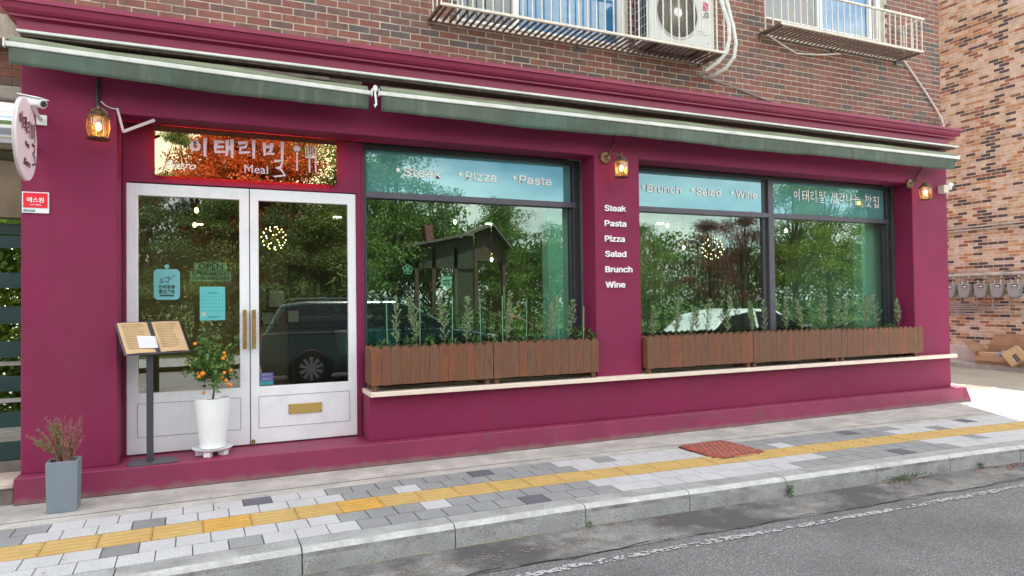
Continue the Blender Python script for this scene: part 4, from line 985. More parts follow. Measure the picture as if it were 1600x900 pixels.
# ------------------------------------------------------------------ citrus tree in its white pot
PX, PY = -.025, 6.40
ps = thing('pot_stand', 'low white round pot stand with saucer under the citrus pot', 'pot stand', (PX, PY, .2))
MB().lathe([(.11, .245), (.15, .245), (.165, .262), (.160, .264), (.145, .252), (.0, .252)], (PX, PY, 0), 32).obj('saucer', m_white, ps, smooth=True)
mb = MB()
for i in range(5):
    a = 6.283 * i / 5 - 1.9; mt = Matrix.Translation((PX, PY, 0)) @ Matrix.Rotation(a, 4, 'Z'); mb.box((.075, -.028, .2), (.135, .028, .246), 0, mt)
mb.obj('foot', m_white, ps)
pt = thing('plant_pot', 'tall glossy white tapered pot holding the citrus tree', 'pot', (PX, PY, .25))
MB().lathe([(.085, .252), (.102, .26), (.118, .38), (.132, .52), (.141, .66), (.143, .682), (.136, .684), (.132, .668), (.125, .655)], (PX, PY, 0), 36).obj('pot', m_ceram, pt, smooth=True)
MB().lathe([(.124, .645), (.124, .656), (.0, .660)], (PX, PY, 0), 24).obj('soil', m_soil, pt)
ct = thing('citrus_tree', 'small calamondin tree with glossy leaves and orange fruit in the white pot', 'tree', (PX, PY, .656))
r = random.Random(4); tk = MB(); lf = MB()
crown = Vector((PX - .025, PY, 1.06)); twigs = []
tk.tube([(PX, PY, .65), (PX + .012, PY - .01, .74), (PX - .004, PY, .84), (PX - .01, PY, .95)], [.010, .008, .008, .006], 7)
for i in range(62):
    a = r.random() * 6.283; e = r.uniform(-.5, 1.2); L = r.uniform(.12, .27)
    base = Vector((PX - .008, PY, r.uniform(.84, .98))); d = Vector((math.cos(a) * math.cos(e), math.sin(a) * math.cos(e) * .8, math.sin(e) + .15)).normalized()
    tip = base + Vector((d.x * L * .85, d.y * L * .8, d.z * L * 1.35)); mid = (base + tip) / 2 + rvec(r) * .012
    tk.tube([base, mid, tip], [.0035, .0025, .0012], 4); twigs.append((base, mid, tip))
for b_, m__, t_ in twigs:
    for j in range(26):
        q = r.uniform(.25, 1.0); p = (b_.lerp(m__, q * 2) if q < .5 else m__.lerp(t_, q * 2 - 1)) + rvec(r) * .018
        leafq(lf, p, (t_ - b_).normalized() * .6 + rvec(r), rvec(r), r.uniform(.028, .052), r.uniform(.015, .024))
tk.obj('trunk', m_bark, ct); lf.obj('foliage', m_leaf, ct, kind='stuff')
for i, (x, z, s_) in enumerate([(-.157, 1.155, 1), (-.212, .989, .8), (-.009, .99, 1.2), (.068, 1.07, .9), (.057, 1.02, 1.15), (.072, 1.035, 1.0), (-.099, .902, 1.3), (-.124, .876, 1.2), (-.138, .90, .9), (.067, .899, 1), (.046, .861, 1.1), (.118, .912, 1.1), (.082, .832, 1), (.117, .785, 1.1), (-.094, .733, .9), (.10, .80, .9)]):
    y = 6.31 + .03 * (i % 3); o = MB().ball((0, 0, 0), .0165 * s_, seg=12, ring=8, sz=.95).obj('orange', m_orange, ct, smooth=True); o.location = (x, y, z)

# ------------------------------------------------------------------ grey planter with the dry shrub
gp = thing('tall_planter', 'tall square blue-grey planter on the pavement before the left pillar', 'planter', (-1.015, 5.88, 0))
gx0, gx1, gy0, gy1, gh = -1.118, -.920, 5.79, 5.965, .365
mb = MB()
def ring(z, e): return [(gx0 + e, gy0 + e, z), (gx1 - e, gy0 + e, z), (gx1 - e, gy1 - e, z), (gx0 + e, gy1 - e, z)]
vs = ring(0, .006) + ring(gh, 0) + ring(gh, .014) + ring(gh - .03, .016)
fs = [(0, 3, 2, 1)] + [(a * 4 + i, a * 4 + (i + 1) % 4, a * 4 + 4 + (i + 1) % 4, a * 4 + 4 + i) for a in range(3) for i in range(4)] + [(12, 13, 14, 15)]
mb.add(vs, fs); mb.obj('box', m_gplant, gp, bevel=.003)
MB().box((gx0 + .017, gy0 + .017, gh - .04), (gx1 - .017, gy1 - .017, gh - .024)).obj('soil', m_soil, gp)
sh = thing('dry_shrub', 'half-dried shrub with reddish stems leaning left in the grey planter', 'shrub', (-1.015, 5.88, .34))
r = random.Random(9); st = MB(); fo = MB(); fg = MB()
for i in range(64):
    lean = r.uniform(-1, 1); H = r.uniform(.18, .34); bx, by = -1.015 + lean * .05, 5.88 + r.uniform(-.04, .04)
    pts = []; lx = (lean * .11 - .03) if lean > -.3 else (lean * .20)
    for q in range(7):
        u = q / 6; pts.append(Vector((bx + lx * u ** 1.4 + r.uniform(-.005, .005), by + r.uniform(-.01, .01), .345 + H * (u - .25 * u * u * (1 if lean < -.5 else 0)))))
    st.tube(pts, [.0026, .0024, .0022, .0019, .0016, .0012, .0008], 4)
    gr = lean < .0 and r.random() < .6
    for q in range(34 if not gr else 60):
        u = r.uniform(.12, 1) * 6; k_ = min(5, int(u)); p = pts[k_].lerp(pts[k_ + 1], u - k_)
        leafq(fg if gr else fo, p, Vector((r.uniform(-1, 1), r.uniform(-1, 1), r.uniform(0, 1.2))), rvec(r), r.uniform(.010, .024) if not gr else r.uniform(.012, .03), .0035 if not gr else .005)
st.obj('stems', m_dry, sh); fo.obj('dry_foliage', leafmat('dry_leaf', (.36, .20, .15), (.28, .12, .10), .2, 30), sh, kind='stuff'); fg.obj('green_foliage', leafmat('grey_green_leaf', (.24, .32, .11), (.14, .20, .07), .3, 30), sh, kind='stuff')

# ------------------------------------------------------------------ left edge: gate, steps, drum, round sign
gt = thing('slatted_gate', 'dark green horizontal slatted gate left of the burgundy pillar', 'gate', (-2.3, 6.62, .2))
for zc, hh in ((2.01, .10), (2.115, .085), (1.70, .125), (1.365, .11) if False else (1.42, .14), (1.145, .13), (.87, .12), (.58, .12), (.33, .15)):
    MB().box((-3.2, 6.60, zc - hh / 2), (-1.375, 6.635, zc + hh / 2)).box((-3.2, 6.597, zc - hh / 2 + .02), (-1.375, 6.60, zc - hh / 2 + .026)).obj('slat', m_gate, gt, bevel=.003)
MB().box((-3.25, 6.58, .2), (-3.2, 6.66, 2.3)).obj('post', m_gate, gt)
for z in (1.02, .72, .45): MB().box((-3.2, 6.70, z - .012), (-1.375, 6.73, z + .02)).obj('rail', mat('gate_rail', (.50, .50, .47), .4, .1), gt)
ent = thing('side_entrance_steps', 'worn stone steps at the left edge beside the burgundy plinth', 'steps', (-2.2, 6.4, 0))
MB().box((-3.2, 6.17, .125), (-1.388, 6.60, .165)).obj('marble_tread', mat('worn_marble', (.50, .42, .36), .6, .2, 5, bump=.1), ent, bevel=.006)
MB().box((-3.2, 6.20, -.05), (-1.40, 6.60, .124)).obj('riser', mat('stone_riser', (.20, .17, .14), .8, .3, 8), ent)
MB().box((-3.2, 6.60, .0), (-1.38, 7.0, .262)).obj('upper_step', mat('stone_riser2', (.17, .15, .13), .8, .3, 8), ent)
lin_ = thing('entrance_canopy', 'brown panel and brushed steel tube roof over the side entrance', 'canopy', (-2.2, 6.5, 2.2))
MB().box((-3.2, 6.45, 2.19), (-1.375, 6.60, 2.64)).obj('fascia_panel', mat('tan_fascia', (.20, .145, .09), .6, .25, 3), lin_, bevel=.004)
MB().tube([(-3.2, 6.36, 2.90), (-1.39, 6.36, 2.90)], .20, 32).obj('steel_tube', m_steel, lin_, smooth=True)
MB().box((-3.2, 6.40, 3.12), (-1.375, 6.60, 3.22)).obj('top_ledge', mat('ledge_stone', (.33, .30, .26), .8, .2), lin_)
lw = thing('side_brick_wall', 'strip of brown brick wall left of the awning end', 'wall', (-2.2, 6.7, 2.6))
MB().box((-3.2, 6.66, 2.64), (-1.375, 6.9, 4.2)).obj('mortar', m_mortar, lw)
for j in range(11):
    for i in range(10):
        a = -3.2 + i * .2 + (.1 if j % 2 else 0); b = min(a + .19, -1.378); z = 3.225 + j * .0677
        if b - a > .05: MB().box((a, 6.648, z), (b, 6.66, z + .0577)).obj('brick', BMm[R.choices(range(7), wts)[0]], lw)
ds = thing('round_sign', 'round white lit sign seen edge-on left of the brass lantern', 'sign', (-1.25, 5.90, 2.40))
DX, DY, DZ, DR = -1.25, 5.90, 2.705, .298
m_sface = mat('sign_face', (.62, .54, .58), .5, .02, emit=(.9, .62, .62), est=.04)
MB().lathe([(DR, -.02), (DR, -.004), (DR - .004, 0), (.001, .0)], (DX, DY, DZ), 48, axis='x').obj('face_box', m_sface, ds, smooth=True)
MB().lathe([(DR + .003, -.026), (DR + .004, -.02), (DR + .003, -.012)], (DX, DY, DZ), 48, axis='x').obj('rim', mat('sign_rim', (.55, .5, .5), .4, 0), ds, smooth=True)
MB().box((DX - .05, DY + DR - .01, DZ - .02), (DX - .02, 6.28, DZ + .02)).obj('wall_arm', m_steel, ds)
# lettering: build in x-z plane then turn it to face +X
TM4 = Matrix.Translation((DX + .002, DY, DZ)) @ Matrix.Rotation(rad(90), 4, 'Z')
mb = MB(); hangul(mb, ['i', 'tae', 'ri'], -.235, .045, .085, .11, -.004, .014, .3, mtx=TM4, slope=-.12)
for st in ([(.1, .95), (.1, .1)], [(.1, .9), (.5, .92), (.46, .2), (.1, .15)], [(.95, 1.1), (.9, .0)]): stroke(mb, st, .10, .02, .10, .12, -.004, .014, mtx=TM4)
stroke(mb, [(.0, 1), (.7, 1.0), (.6, .7), (.1, .55), (.6, .5), (.9, .15), (.1, 0)], .13, -.16, .10, .15, -.004, .018, mtx=TM4)
text(mb, 'Meal', -.07, -.06, -.004, width=.10, fnt=None, mtx=TM4, off=.01)
text(mb, 'Bistro', -.12, -.20, -.004, width=.19, fnt=None, shear=.5, mtx=TM4, off=.008)
mb.obj('lettering', mat('maroon_letters', (.10, .01, .025), .5, 0), ds)

# ------------------------------------------------------------------ security cameras
cc = thing('security_camera', 'white bullet security camera above the round sign', 'camera', (-1.3, 6.2, 2.95))
mb = MB(); MB().lathe([(.03, -.11), (.034, -.10), (.034, .08), (.036, .085), (.030, .09)], (0, 0, 0), 20, axis='x', mtx=Matrix.Rotation(rad(-38), 4, 'Z') @ Matrix.Rotation(rad(14), 4, 'Y')).obj('body', m_plast, cc, smooth=True).location = (-1.235, 6.03, 3.015)
MB().lathe([(.024, .088), (.024, .096), (.014, .097)], (0, 0, 0), 16, axis='x', mtx=Matrix.Rotation(rad(-38), 4, 'Z') @ Matrix.Rotation(rad(14), 4, 'Y')).obj('lens', m_black, cc).location = (-1.235, 6.03, 3.015)
MB().box((-.13, -.04, .028), (.09, .04, .036), 0, Matrix.Rotation(rad(-38), 4, 'Z') @ Matrix.Rotation(rad(14), 4, 'Y')).obj('sun_shield', m_plast, cc, bevel=.002).location = (-1.235, 6.03, 3.02)
MB().tube([(-1.24, 6.05, 2.99), (-1.235, 6.10, 2.95), (-1.235, 6.18, 2.94), (-1.235, 6.275, 2.94)], .014, 8).obj('bracket', m_plast, cc, smooth=True)
MB().box((-1.27, 6.262, 2.90), (-1.20, 6.279, 2.98)).obj('wall_plate', m_plast, cc, bevel=.003)
c2 = thing('security_camera', 'white ball security camera at the right edge of the end pillar', 'camera', (9.42, 6.25, 2.97))
MB().box((9.33, 6.18, 2.925), (9.43, 6.278, 3.035)).obj('junction_box', mat('beige_plastic', (.62, .58, .5), .5, .05), c2, bevel=.006)
MB().ball((9.475, 6.20, 3.025), .055, seg=16, ring=10).obj('body', m_plast, c2, smooth=True)
MB().lathe([(.028, -.055), (.030, -.03)], (9.49, 6.20, 3.01), 16, axis='y').obj('lens', m_black, c2)
MB().tube([(9.43, 6.21, 3.0), (9.46, 6.20, 3.01)], .02, 8).obj('neck', m_plast, c2)

# ------------------------------------------------------------------ balcony grilles, outdoor unit, hoses
def grille(label, x0, x1, z, h, yf=6.03, yb=6.42, top=True, nbar=30, wallrail=True):
    t = thing('window_grille', label, 'grille', ((x0 + x1) / 2, 6.2, z), 'metal grilles below the upper windows')
    mb = MB(); mb.box((x0, yf - .015, z - .014), (x1, yf + .015, z + .014)); mb.obj('front_rail', m_cream, t, bevel=.004)
    MB().box((x0, yb - .03, z - .012), (x1, yb - .006, z + .012)).obj('wall_rail', m_cream, t)
    for a in (x0, x1 - .03): MB().box((a, yf, z - .014), (a + .03, yb - .01, z + .013)).obj('side_rail', m_rust, t)
    if top:
        MB().box((x0 - .01, yf - .015, z + h - .014), (x1 + .03, yf + .015, z + h + .014)).obj('top_rail', m_cream, t, bevel=.004)
        for a in (x0, x1 - .02): MB().box((a, yf, z + h - .01), (a + .02, yb, z + h + .01)).obj('side_rail', m_cream, t)
    n = int((x1 - x0) / .105); me = MB().box((-.006, -.006, 0), (.006, .006, h)).mesh('bar', m_cream)
    for i in range(n + 1):
        o = bpy.data.objects.new('bar', me); C.objects.link(o); adopt(o, t); o.location = (x0 + .012 + i * (x1 - x0 - .024) / n, yf, z)
    for a in (x1 - .012, x0 + .012):
        for k in range(2):
            o = bpy.data.objects.new('bar', me); C.objects.link(o); adopt(o, t); o.location = (a, yf + .13 * (k + 1), z)
    n = int((x1 - x0) / .072); me = MB().box((-.011, yf - 6.2 + .01, -.010), (.011, yb - 6.2 - .002, .004)).mesh('floor_slat', m_rust)
    for i in range(1, n):
        o = bpy.data.objects.new('floor_slat', me); C.objects.link(o); adopt(o, t); o.location = (x0 + i * (x1 - x0) / n, 6.2, z - .002)
    mb = MB()
    for a in (x0 + .02, (x0 + x1) / 2, x1 - .05): mb.lathe([(.022, -.02), (.022, 0)], (a, 6.42, z - .03), 10, axis='y')
    mb.obj('anchor', m_rust, t)
    return t
grille('long cream metal grille holding the outdoor air conditioning unit', 1.945, 5.35, 4.29, .85)
grille('shorter cream metal grille under the upper right window', 6.22, 8.76, 4.775, .45, yf=6.05)
ac = thing('outdoor_unit', 'white outdoor air conditioning unit standing inside the long grille', 'air conditioner', (4.78, 6.22, 4.31))
ax0, ax1, ay0, ay1, az0, az1 = 4.34, 5.235, 6.075, 6.36, 4.325, 5.00
MB().box((ax0, ay0, az0), (ax1, ay1, az1)).obj('shell', m_ac, ac, bevel=.012, seg=2)
fc = Vector((4.715, ay0 - .004, 4.665)); FR = .29
MB().lathe([(FR - .02, .0), (FR, -.008), (FR + .012, .004)], fc, 40, axis='y').obj('fan_ring', m_ac, ac, smooth=True)
MB().lathe([(FR - .02, -.001), (.001, -.001)], fc, 40, axis='y').obj('fan_recess', mat('fan_dark', (.10, .095, .075), .7, .2), ac)
mb = MB()
for i in range(9): rr_ = .06 + i * .026; mb.tube([fc + Vector((rr_ * math.cos(6.283 * q / 40), -.012, rr_ * math.sin(6.283 * q / 40))) for q in range(40)], .0028, 4, closed=True)
for i in range(72):
    a = 6.283 * i / 72 + .05; b = a + .28; mb.tube([fc + Vector((.05 * math.cos(a), -.010, .05 * math.sin(a))), fc + Vector((.17 * math.cos(a + .1), -.014, .17 * math.sin(a + .1))), fc + Vector((.275 * math.cos(b), -.008, .275 * math.sin(b)))], .0018, 3)
mb.obj('fan_guard', mat('guard_metal', (.45, .43, .37), .5, .1), ac, kind='stuff')
MB().lathe([(.001, -.020), (.05, -.020), (.055, -.012)], fc, 24, axis='y').obj('fan_hub', m_plast, ac, smooth=True)
mb = MB()
for i in range(6): mb.box((ax0 - .004, ay0 + .02, az0 + .08 + i * .10), (ax0 - .001, ay1 - .02, az0 + .086 + i * .10))
for i in range(5): mb.box((ax0 - .004, ay0 + .03 + i * .055, az0 + .05), (ax0 - .001, ay0 + .035 + i * .055, az1 - .04))
mb.obj('side_grille', m_ac, ac); MB().box((ax0 - .001, ay0 + .02, az0 + .05), (ax0 + .0, ay1 - .02, az1 - .04)).obj('side_vent', m_black, ac)
MB().lathe([(.052, -.003), (.052, -.001)], (5.105, ay0, 4.80), 28, axis='y').obj('logo_disc', mat('logo_magenta', (.48, .02, .12), .4, 0), ac)
mb = MB(); yl = ay0 - .006
mb.tube([Vector((5.105 + .040 * math.cos(a), yl, 4.80 + .040 * math.sin(a))) for a in [rad(95 + 265 * i / 14) for i in range(15)]], .0025, 4)
mb.box((5.103, yl - .001, 4.782), (5.108, yl + .001, 4.822)); mb.box((5.103, yl - .001, 4.780), (5.122, yl + .001, 4.785)); mb.box((5.120, yl - .001, 4.798), (5.146, yl + .001, 4.803)); mb.ball((5.088, yl, 4.816), .006)
mb.obj('logo_mark', m_txt, ac)
mb = MB(); text(mb, 'LG', 5.052, 4.672, ay0 - .004, width=.10, off=.02); mb.box((5.0, ay0 - .003, 4.50), (5.09, ay0 - .001, 4.503)); mb.box((5.02, ay0 - .003, 4.47), (5.16, ay0 - .001, 4.473)); mb.box((5.13, ay0 - .003, 4.38), (5.17, ay0 - .001, 4.386)); mb.obj('brand_letters', mat('badge_grey', (.13, .13, .14), .4, 0), ac)
mb = MB(); mb.box((ax0 + .1, ay0 + .02, 4.303), (ax0 + .16, ay1, 4.325)); mb.box((ax1 - .16, ay0 + .02, 4.303), (ax1 - .10, ay1, 4.325)); mb.obj('foot', m_black, ac)
hs = thing('refrigerant_hoses', 'pair of white insulated hoses curving down beside the outdoor unit', 'hoses', (5.35, 6.1, 4.0))
m_hose = mat('hose_wrap', (.66, .68, .64), .6, .15, 20)
MB().tube([(5.27, 6.04, 5.3), (5.28, 6.02, 4.9), (5.38, 6.0, 4.62), (5.385, 6.0, 4.45), (5.36, 6.02, 4.30), (5.30, 6.10, 4.20), (5.22, 6.2, 4.13), (5.28, 6.34, 4.13), (5.30, 6.43, 4.16)], .022, 10).obj('hose', m_hose, hs, smooth=True)
MB().tube([(5.36, 6.04, 5.3), (5.37, 6.02, 4.9), (5.44, 6.0, 4.60), (5.48, 6.0, 4.42), (5.47, 6.02, 4.26), (5.42, 6.1, 4.15), (5.36, 6.25, 4.10), (5.36, 6.38, 4.11), (5.36, 6.44, 4.14)], .022, 10).obj('hose', m_hose, hs, smooth=True)
pc = thing('wall_cable', 'thin grey cable sagging along the brickwork above the cornice', 'cable', (6, 6.4, 4.0))
MB().tube([(5.36, 6.40, 4.13), (5.85, 6.40, 4.05), (6.3, 6.405, 3.965), (7.1, 6.41, 3.86)], .008, 6).obj('cable', mat('grey_cable', (.30, .29, .28), .6, .1), pc)
pc2 = thing('drain_hose', 'pale slanting hose from the right grille to the cornice corner', 'hose', (9.2, 6.4, 3.9))
MB().tube([(8.86, 6.39, 4.78), (9.0, 6.40, 4.67), (9.3, 6.40, 4.40), (9.52, 6.40, 4.18), (9.60, 6.38, 4.05), (9.60, 6.34, 3.90)], .013, 8).obj('hose', m_cream, pc2, smooth=True)
pc3 = thing('sagging_hose', 'thin cream hose sagging under the shorter upper right grille', 'hose', (6.9, 6.38, 4.7))
MB().tube([(6.2, 6.37, 4.82), (6.45, 6.37, 4.72), (6.8, 6.37, 4.60), (7.2, 6.38, 4.64), (7.6, 6.39, 4.71)], .010, 8).obj('hose', m_cream, pc3, smooth=True)
tw = thing('dry_twigs', 'tangle of dry twigs caught on the cornice at the right corner', 'twigs', (9.3, 6.35, 3.86))
mb = MB(); r = random.Random(3)
for i in range(16):
    p = Vector((9.35 + r.uniform(-.18, .2), 6.33, 3.86)); d = rvec(r); d.z = abs(d.z) + .3; pts = [p]
    for q in range(4): p = p + d * .055; d = (d + rvec(r) * .7).normalized(); pts.append(p)
    mb.tube(pts, .0022, 3)
mb.obj('twig', m_dry, tw, kind='stuff')

# ------------------------------------------------------------------ pale brick building across the alley
rb = thing('pale_brick_building', 'building of mottled pale, orange and dark bricks across the alley', 'building', (14.6, 9, .1))
RX = 14.6; Y0R, Y1R, ZB0 = 7.4, 10.9, .412
m_rb = brickmat('distant_mottled_brick', .2, .0677, (.42, .26, .17), (.36, .20, .12), (.62, .50, .42))
MB().box((RX + .014, 5.6, .1), (RX + 8, 26, 12.2)).obj('wall', m_mortar2, rb)
MB().box((RX - .02, 5.6, .1), (RX + .014, 25, ZB0)).obj('base_course', mat('painted_base', (.60, .57, .55), .8, .12, 3, bump=.1), rb, bevel=.004)
MB().box((RX + .008, 5.6, ZB0), (RX + .0139, Y0R, 12.1)).box((RX + .008, Y1R, ZB0), (RX + .0139, 25, 12.1)).obj('far_brickwork', m_rb, rb)
RC = [('cream', (.60, .49, .40)), ('sand', (.58, .46, .34)), ('pink', (.56, .42, .36)), ('tan', (.50, .34, .22)), ('orange', (.48, .27, .14)), ('rust', (.34, .15, .09)), ('char', (.09, .075, .08)), ('brown', (.24, .13, .09))]
RMm = [mat('mottled_%s' % n, c, .88, .18, 9, bump=.3, bsc=70) for n, c in RC]; rw = [22, 17, 10, 15, 9, 8, 11, 9]
rfull = [MB().box((.0105, -.094, -.0275), (.02, .094, .0275)).mesh('brick', m) for m in RMm]
stf = MB(); cnt = 0; r = random.Random(21)
nr = int((9.8 - ZB0) / .0677)
for j in range(nr):
    z = ZB0 + .005 + .0677 * (j + .5)
    for i in range(18):
        y = Y0R + i * .2 + (.1 if j % 2 else 0)
        if y + .095 > Y1R: continue
        w8 = list(rw)
        if abs(y - (9.0 - (z - 2) * .12)) < .13 or abs(y - (8.2 + (z - 1.5) * .55)) < .1: w8[6] = 75
        k_ = r.choices(range(8), w8)[0]
        if cnt < 299 and 7.9 < y < 9.9 and z < 3.0:
            o = bpy.data.objects.new('brick', rfull[k_]); C.objects.link(o); adopt(o, rb); o.location = (RX, y, z); cnt += 1
        else: stf.box((RX + .0105, y - .094, z - .0275), (RX + .02, y + .094, z + .0275), k_)
stf.obj('brick', RMm, rb, kind='stuff')
# gas meters and pipes
m_gm = mat('meter_grey', (.30, .32, .33), .4, .08); m_pipe = mat('grey_pipe', (.42, .40, .38), .4, .2, 6, metal=.3)
gp_ = thing('gas_pipes', 'bundle of grey gas pipes running along the pale brick wall', 'pipes', (14.5, 9, 1.2))
for z, rr_, yy0 in ((1.90, .035, 4.5), (1.93, .02, 4.5)): MB().tube([(14.53, yy0, z), (14.53, 12, z)], rr_, 10).obj('header_pipe', m_pipe, gp_, smooth=True)
for i in range(5): MB().tube([(14.55, 8.1 + .28 * i if i < 4 else 6, 1.30 - .05 * i), (14.55, 12, 1.30 - .05 * i)], .014, 8).obj('pipe', m_pipe, gp_, smooth=True)
for z in (2.92, 2.86): MB().tube([(14.56, 5, z), (14.56, 12, z)], .018, 8).obj('pipe', m_pipe, gp_, smooth=True)
ordm = ['farthest left', 'second from the left', 'middle', 'fourth from the left', 'rightmost']
for i, y in enumerate((9.50, 9.19, 8.86, 8.54, 8.22)):
    t = thing('gas_meter', 'grey gas meter on the pale brick wall, the %s of five' % ordm[i], 'gas meter', (14.45, y, 1.43), 'gas meters on the alley wall')
    pts = [(y - .115, 1.72), (y + .115, 1.72), (y + .12, 1.60), (y + .09, 1.46), (y + .05, 1.43), (y - .05, 1.43), (y - .09, 1.46), (y - .12, 1.60)]
    MB().prism(pts, 'x', 14.40, 14.53).obj('body', m_gm, t, bevel=.02, seg=2)
    MB().box((14.392, y - .08, 1.64), (14.401, y + .02, 1.70)).obj('display_frame', m_black, t); MB().box((14.389, y - .072, 1.652), (14.393, y + .005, 1.678)).obj('display', m_plast, t)
    MB().tube([(14.47, y - .06, 1.72), (14.47, y - .06, 1.80), (14.52, y - .06, 1.90)], .016, 8).obj('inlet_pipe', m_pipe, t, smooth=True)
    MB().tube([(14.47, y + .06, 1.72), (14.47, y + .06, 1.78), (14.53, y + .13, 1.78), (14.55, y + .155, 1.70), (14.55, y + .155, 1.30 - .05 * min(i, 4))], .013, 8).obj('outlet_pipe', m_pipe, t, smooth=True)
    MB().box((14.455, y - .085, 1.80), (14.50, y - .035, 1.83)).obj('valve', m_rust, t)
# cardboard boxes
ZC = .10
bx = thing('cardboard_box', 'large open brown cardboard box on the alley kerb, flaps spread', 'cardboard box', (14.36, 8.3, ZC), 'discarded cardboard')
y0, y1, x0, x1, zt = 8.33, 8.80, 14.13, 14.55, .36
y0 = 7.75
mb = MB(); th = .006
mb.box((x0, y0, ZC), (x1, y1, ZC + .006)); mb.box((x0, y0, ZC), (x0 + th, y1, ZC + .17)); mb.box((x1 - th, y0, ZC), (x1, y1, zt + .12)); mb.box((x0 + th, y0, ZC), (x1 - th, y0 + th, zt)); mb.box((x0 + th, y1 - th, ZC), (x1 - th, y1, zt)); mb.obj('walls', m_card, bx)
def flap(pts, nm='flap'):
    P = [Vector(p) for p in pts]; n_ = (P[1] - P[0]).cross(P[2] - P[0]).normalized() * .005
    MB().add(P + [p + n_ for p in P], [(0, 1, 2, 3), (7, 6, 5, 4), (0, 4, 5, 1), (1, 5, 6, 2), (2, 6, 7, 3), (3, 7, 4, 0)]).obj(nm, m_card, bx)
flap([(x0, y1, ZC + .15), (x1, y1, zt), (x1 - .05, y1 + .30, zt + .20), (x0 - .02, y1 + .20, zt + .16)])
flap([(x1, y0, zt + .12), (x1, y1 - .05, zt + .12), (x1 + .03, y1 - .10, zt + .33), (x1 + .03, y0, zt + .34)])
flap([(x0, y1 - .01, ZC + .17), (x0, y0, ZC + .17), (x0 - .03, y0 + .02, ZC + .06), (x0 - .03, y1 - .03, ZC + .07)])
b2 = thing('cardboard_box', 'small flat tan box lying inside the large open carton', 'cardboard box', (14.25, 8.6, .2), 'discarded cardboard')
MB().box((14.16, 8.44, ZC + .10), (14.36, 8.77, ZC + .235)).obj('carton', m_cardl, b2, bevel=.003)
b3 = thing('cardboard_box', 'tan box with a black tape label tilted on its corner', 'cardboard box', (14.10, 8.0, .1), 'discarded cardboard')
TB = Matrix.Translation((14.06, 8.02, .30)) @ Matrix.Rotation(rad(-38), 4, 'X') @ Matrix.Rotation(rad(12), 4, 'Z')
MB().box((-.06, -.15, -.15), (.10, .15, .15), 0, TB).obj('carton', m_cardl, b3, bevel=.003)
MB().box((-.0625, -.055, -.14), (-.0602, .02, .02), 0, TB).obj('tape', m_ink, b3); mb = MB()
for i in range(4): mb.box((-.0632, -.04 + .0, -.125 + i * .035), (-.0626, .005, -.115 + i * .035), 0, TB)
mb.obj('tape_print', m_greyt, b3)
b4 = thing('plastic_packet', 'crumpled grey plastic packet between the cardboard boxes', 'packet', (14.2, 8.3, .2))
TB = Matrix.Translation((14.18, 8.33, .33)) @ Matrix.Rotation(rad(-35), 4, 'X'); MB().prism([(-.10, -.03), (-.06, .035), (.03, .02), (.09, .045), (.11, -.02), (.02, -.04)], 'x', -.05, .05, 0, TB).obj('packet', mat('grey_plastic', (.30, .31, .36), .25, .3, 20), b4, bevel=.01)

# ------------------------------------------------------------------ weeds at the kerb foot
for i, (x, n_, lab) in enumerate([(4.30, 26, 'green weed growing from the kerb joint below the pavement'), (5.62, 60, 'spreading green weed patch with dead leaves at the kerb foot'), (2.46, 6, 'tiny weed sprig in the kerb joint near the middle'), (6.6, 14, 'small weed clump at the kerb foot on the right')]):
    r = random.Random(i); mb = MB(); yb = 4.24 + g(x)
    for q in range(n_ * 3):
        p = Vector((x + r.gauss(0, .012 if i != 1 else .13), yb - abs(r.gauss(0, .02 if i != 1 else .035)), ROADZ + .006 + r.random() * (.09 if i == 0 else .04)))
        leafq(mb, p, Vector((r.uniform(-1, 1), r.uniform(-1, .2), r.uniform(.1, 1))), rvec(r), .028, .009)
    tag(mb.obj('weed', m_sapg), lab, 'weed')
mb = MB(); r = random.Random(8); m_litter = mat('dead_leaf', (.26, .13, .08), .8, .4, 30)
for q in range(120):
    x = r.choice([r.gauss(5.5, .12), r.gauss(6.9, .25), r.gauss(6.9, .25), r.uniform(1, 8)]); y = 4.235 + g(x) - abs(r.gauss(0, .05)); a = r.random() * 6
    L = r.uniform(.006, .02); mb.add([(x + L * math.cos(a + k) * (1, .5, 1, .5)[int(k / 1.57)], y + L * math.sin(a + k), ROADZ + .008 + .004 * (k > 3)) for k in (0, 1.57, 3.14, 4.71)], [(0, 1, 2, 3)])
for q in range(34):
    x = r.uniform(-1, 8); y = r.uniform(4.3, 6.1) + g(x) * .6; a = r.random() * 6; L = r.uniform(.004, .013)
    mb.add([(x + L * math.cos(a + k) * (1, .5, 1, .5)[int(k / 1.57)], y + L * math.sin(a + k), .008) for k in (0, 1.57, 3.14, 4.71)], [(0, 1, 2, 3)])
mb.obj('leaf_litter', m_litter, kind='stuff')

# ------------------------------------------------------------------ interior seen through the glass
def chandelier(label, x, y, z, r_, n, seed):
    t = thing('firework_chandelier', label, 'chandelier', (x, y, z), 'firework ball chandeliers inside')
    r = random.Random(seed); rods = MB(); tips = MB(); c = Vector((x, y, z))
    for i in range(n):
        zz = 1 - 2 * (i + .5) / n; a = i * 2.39996; q = math.sqrt(1 - zz * zz); d = Vector((q * math.cos(a), q * math.sin(a), zz)); p = c + d * r_
        rods.tube([c, p], .0015, 3); tips.ball(p, .0055, seg=6, ring=4)
    rods.tube([(x, y, z), (x, y, 3.3)], .004, 5); rods.ball(c, .03)
    rods.obj('rods', m_dbrass, t); tips.obj('bulb', m_bulb, t, kind='stuff')
chandelier('glowing firework ball chandelier behind the right door glass', .62, 8.2, 2.24, .135, 38, 1)
chandelier('glowing firework ball chandelier behind the right shop window', 7.30, 8.6, 2.28, .17, 34, 2)
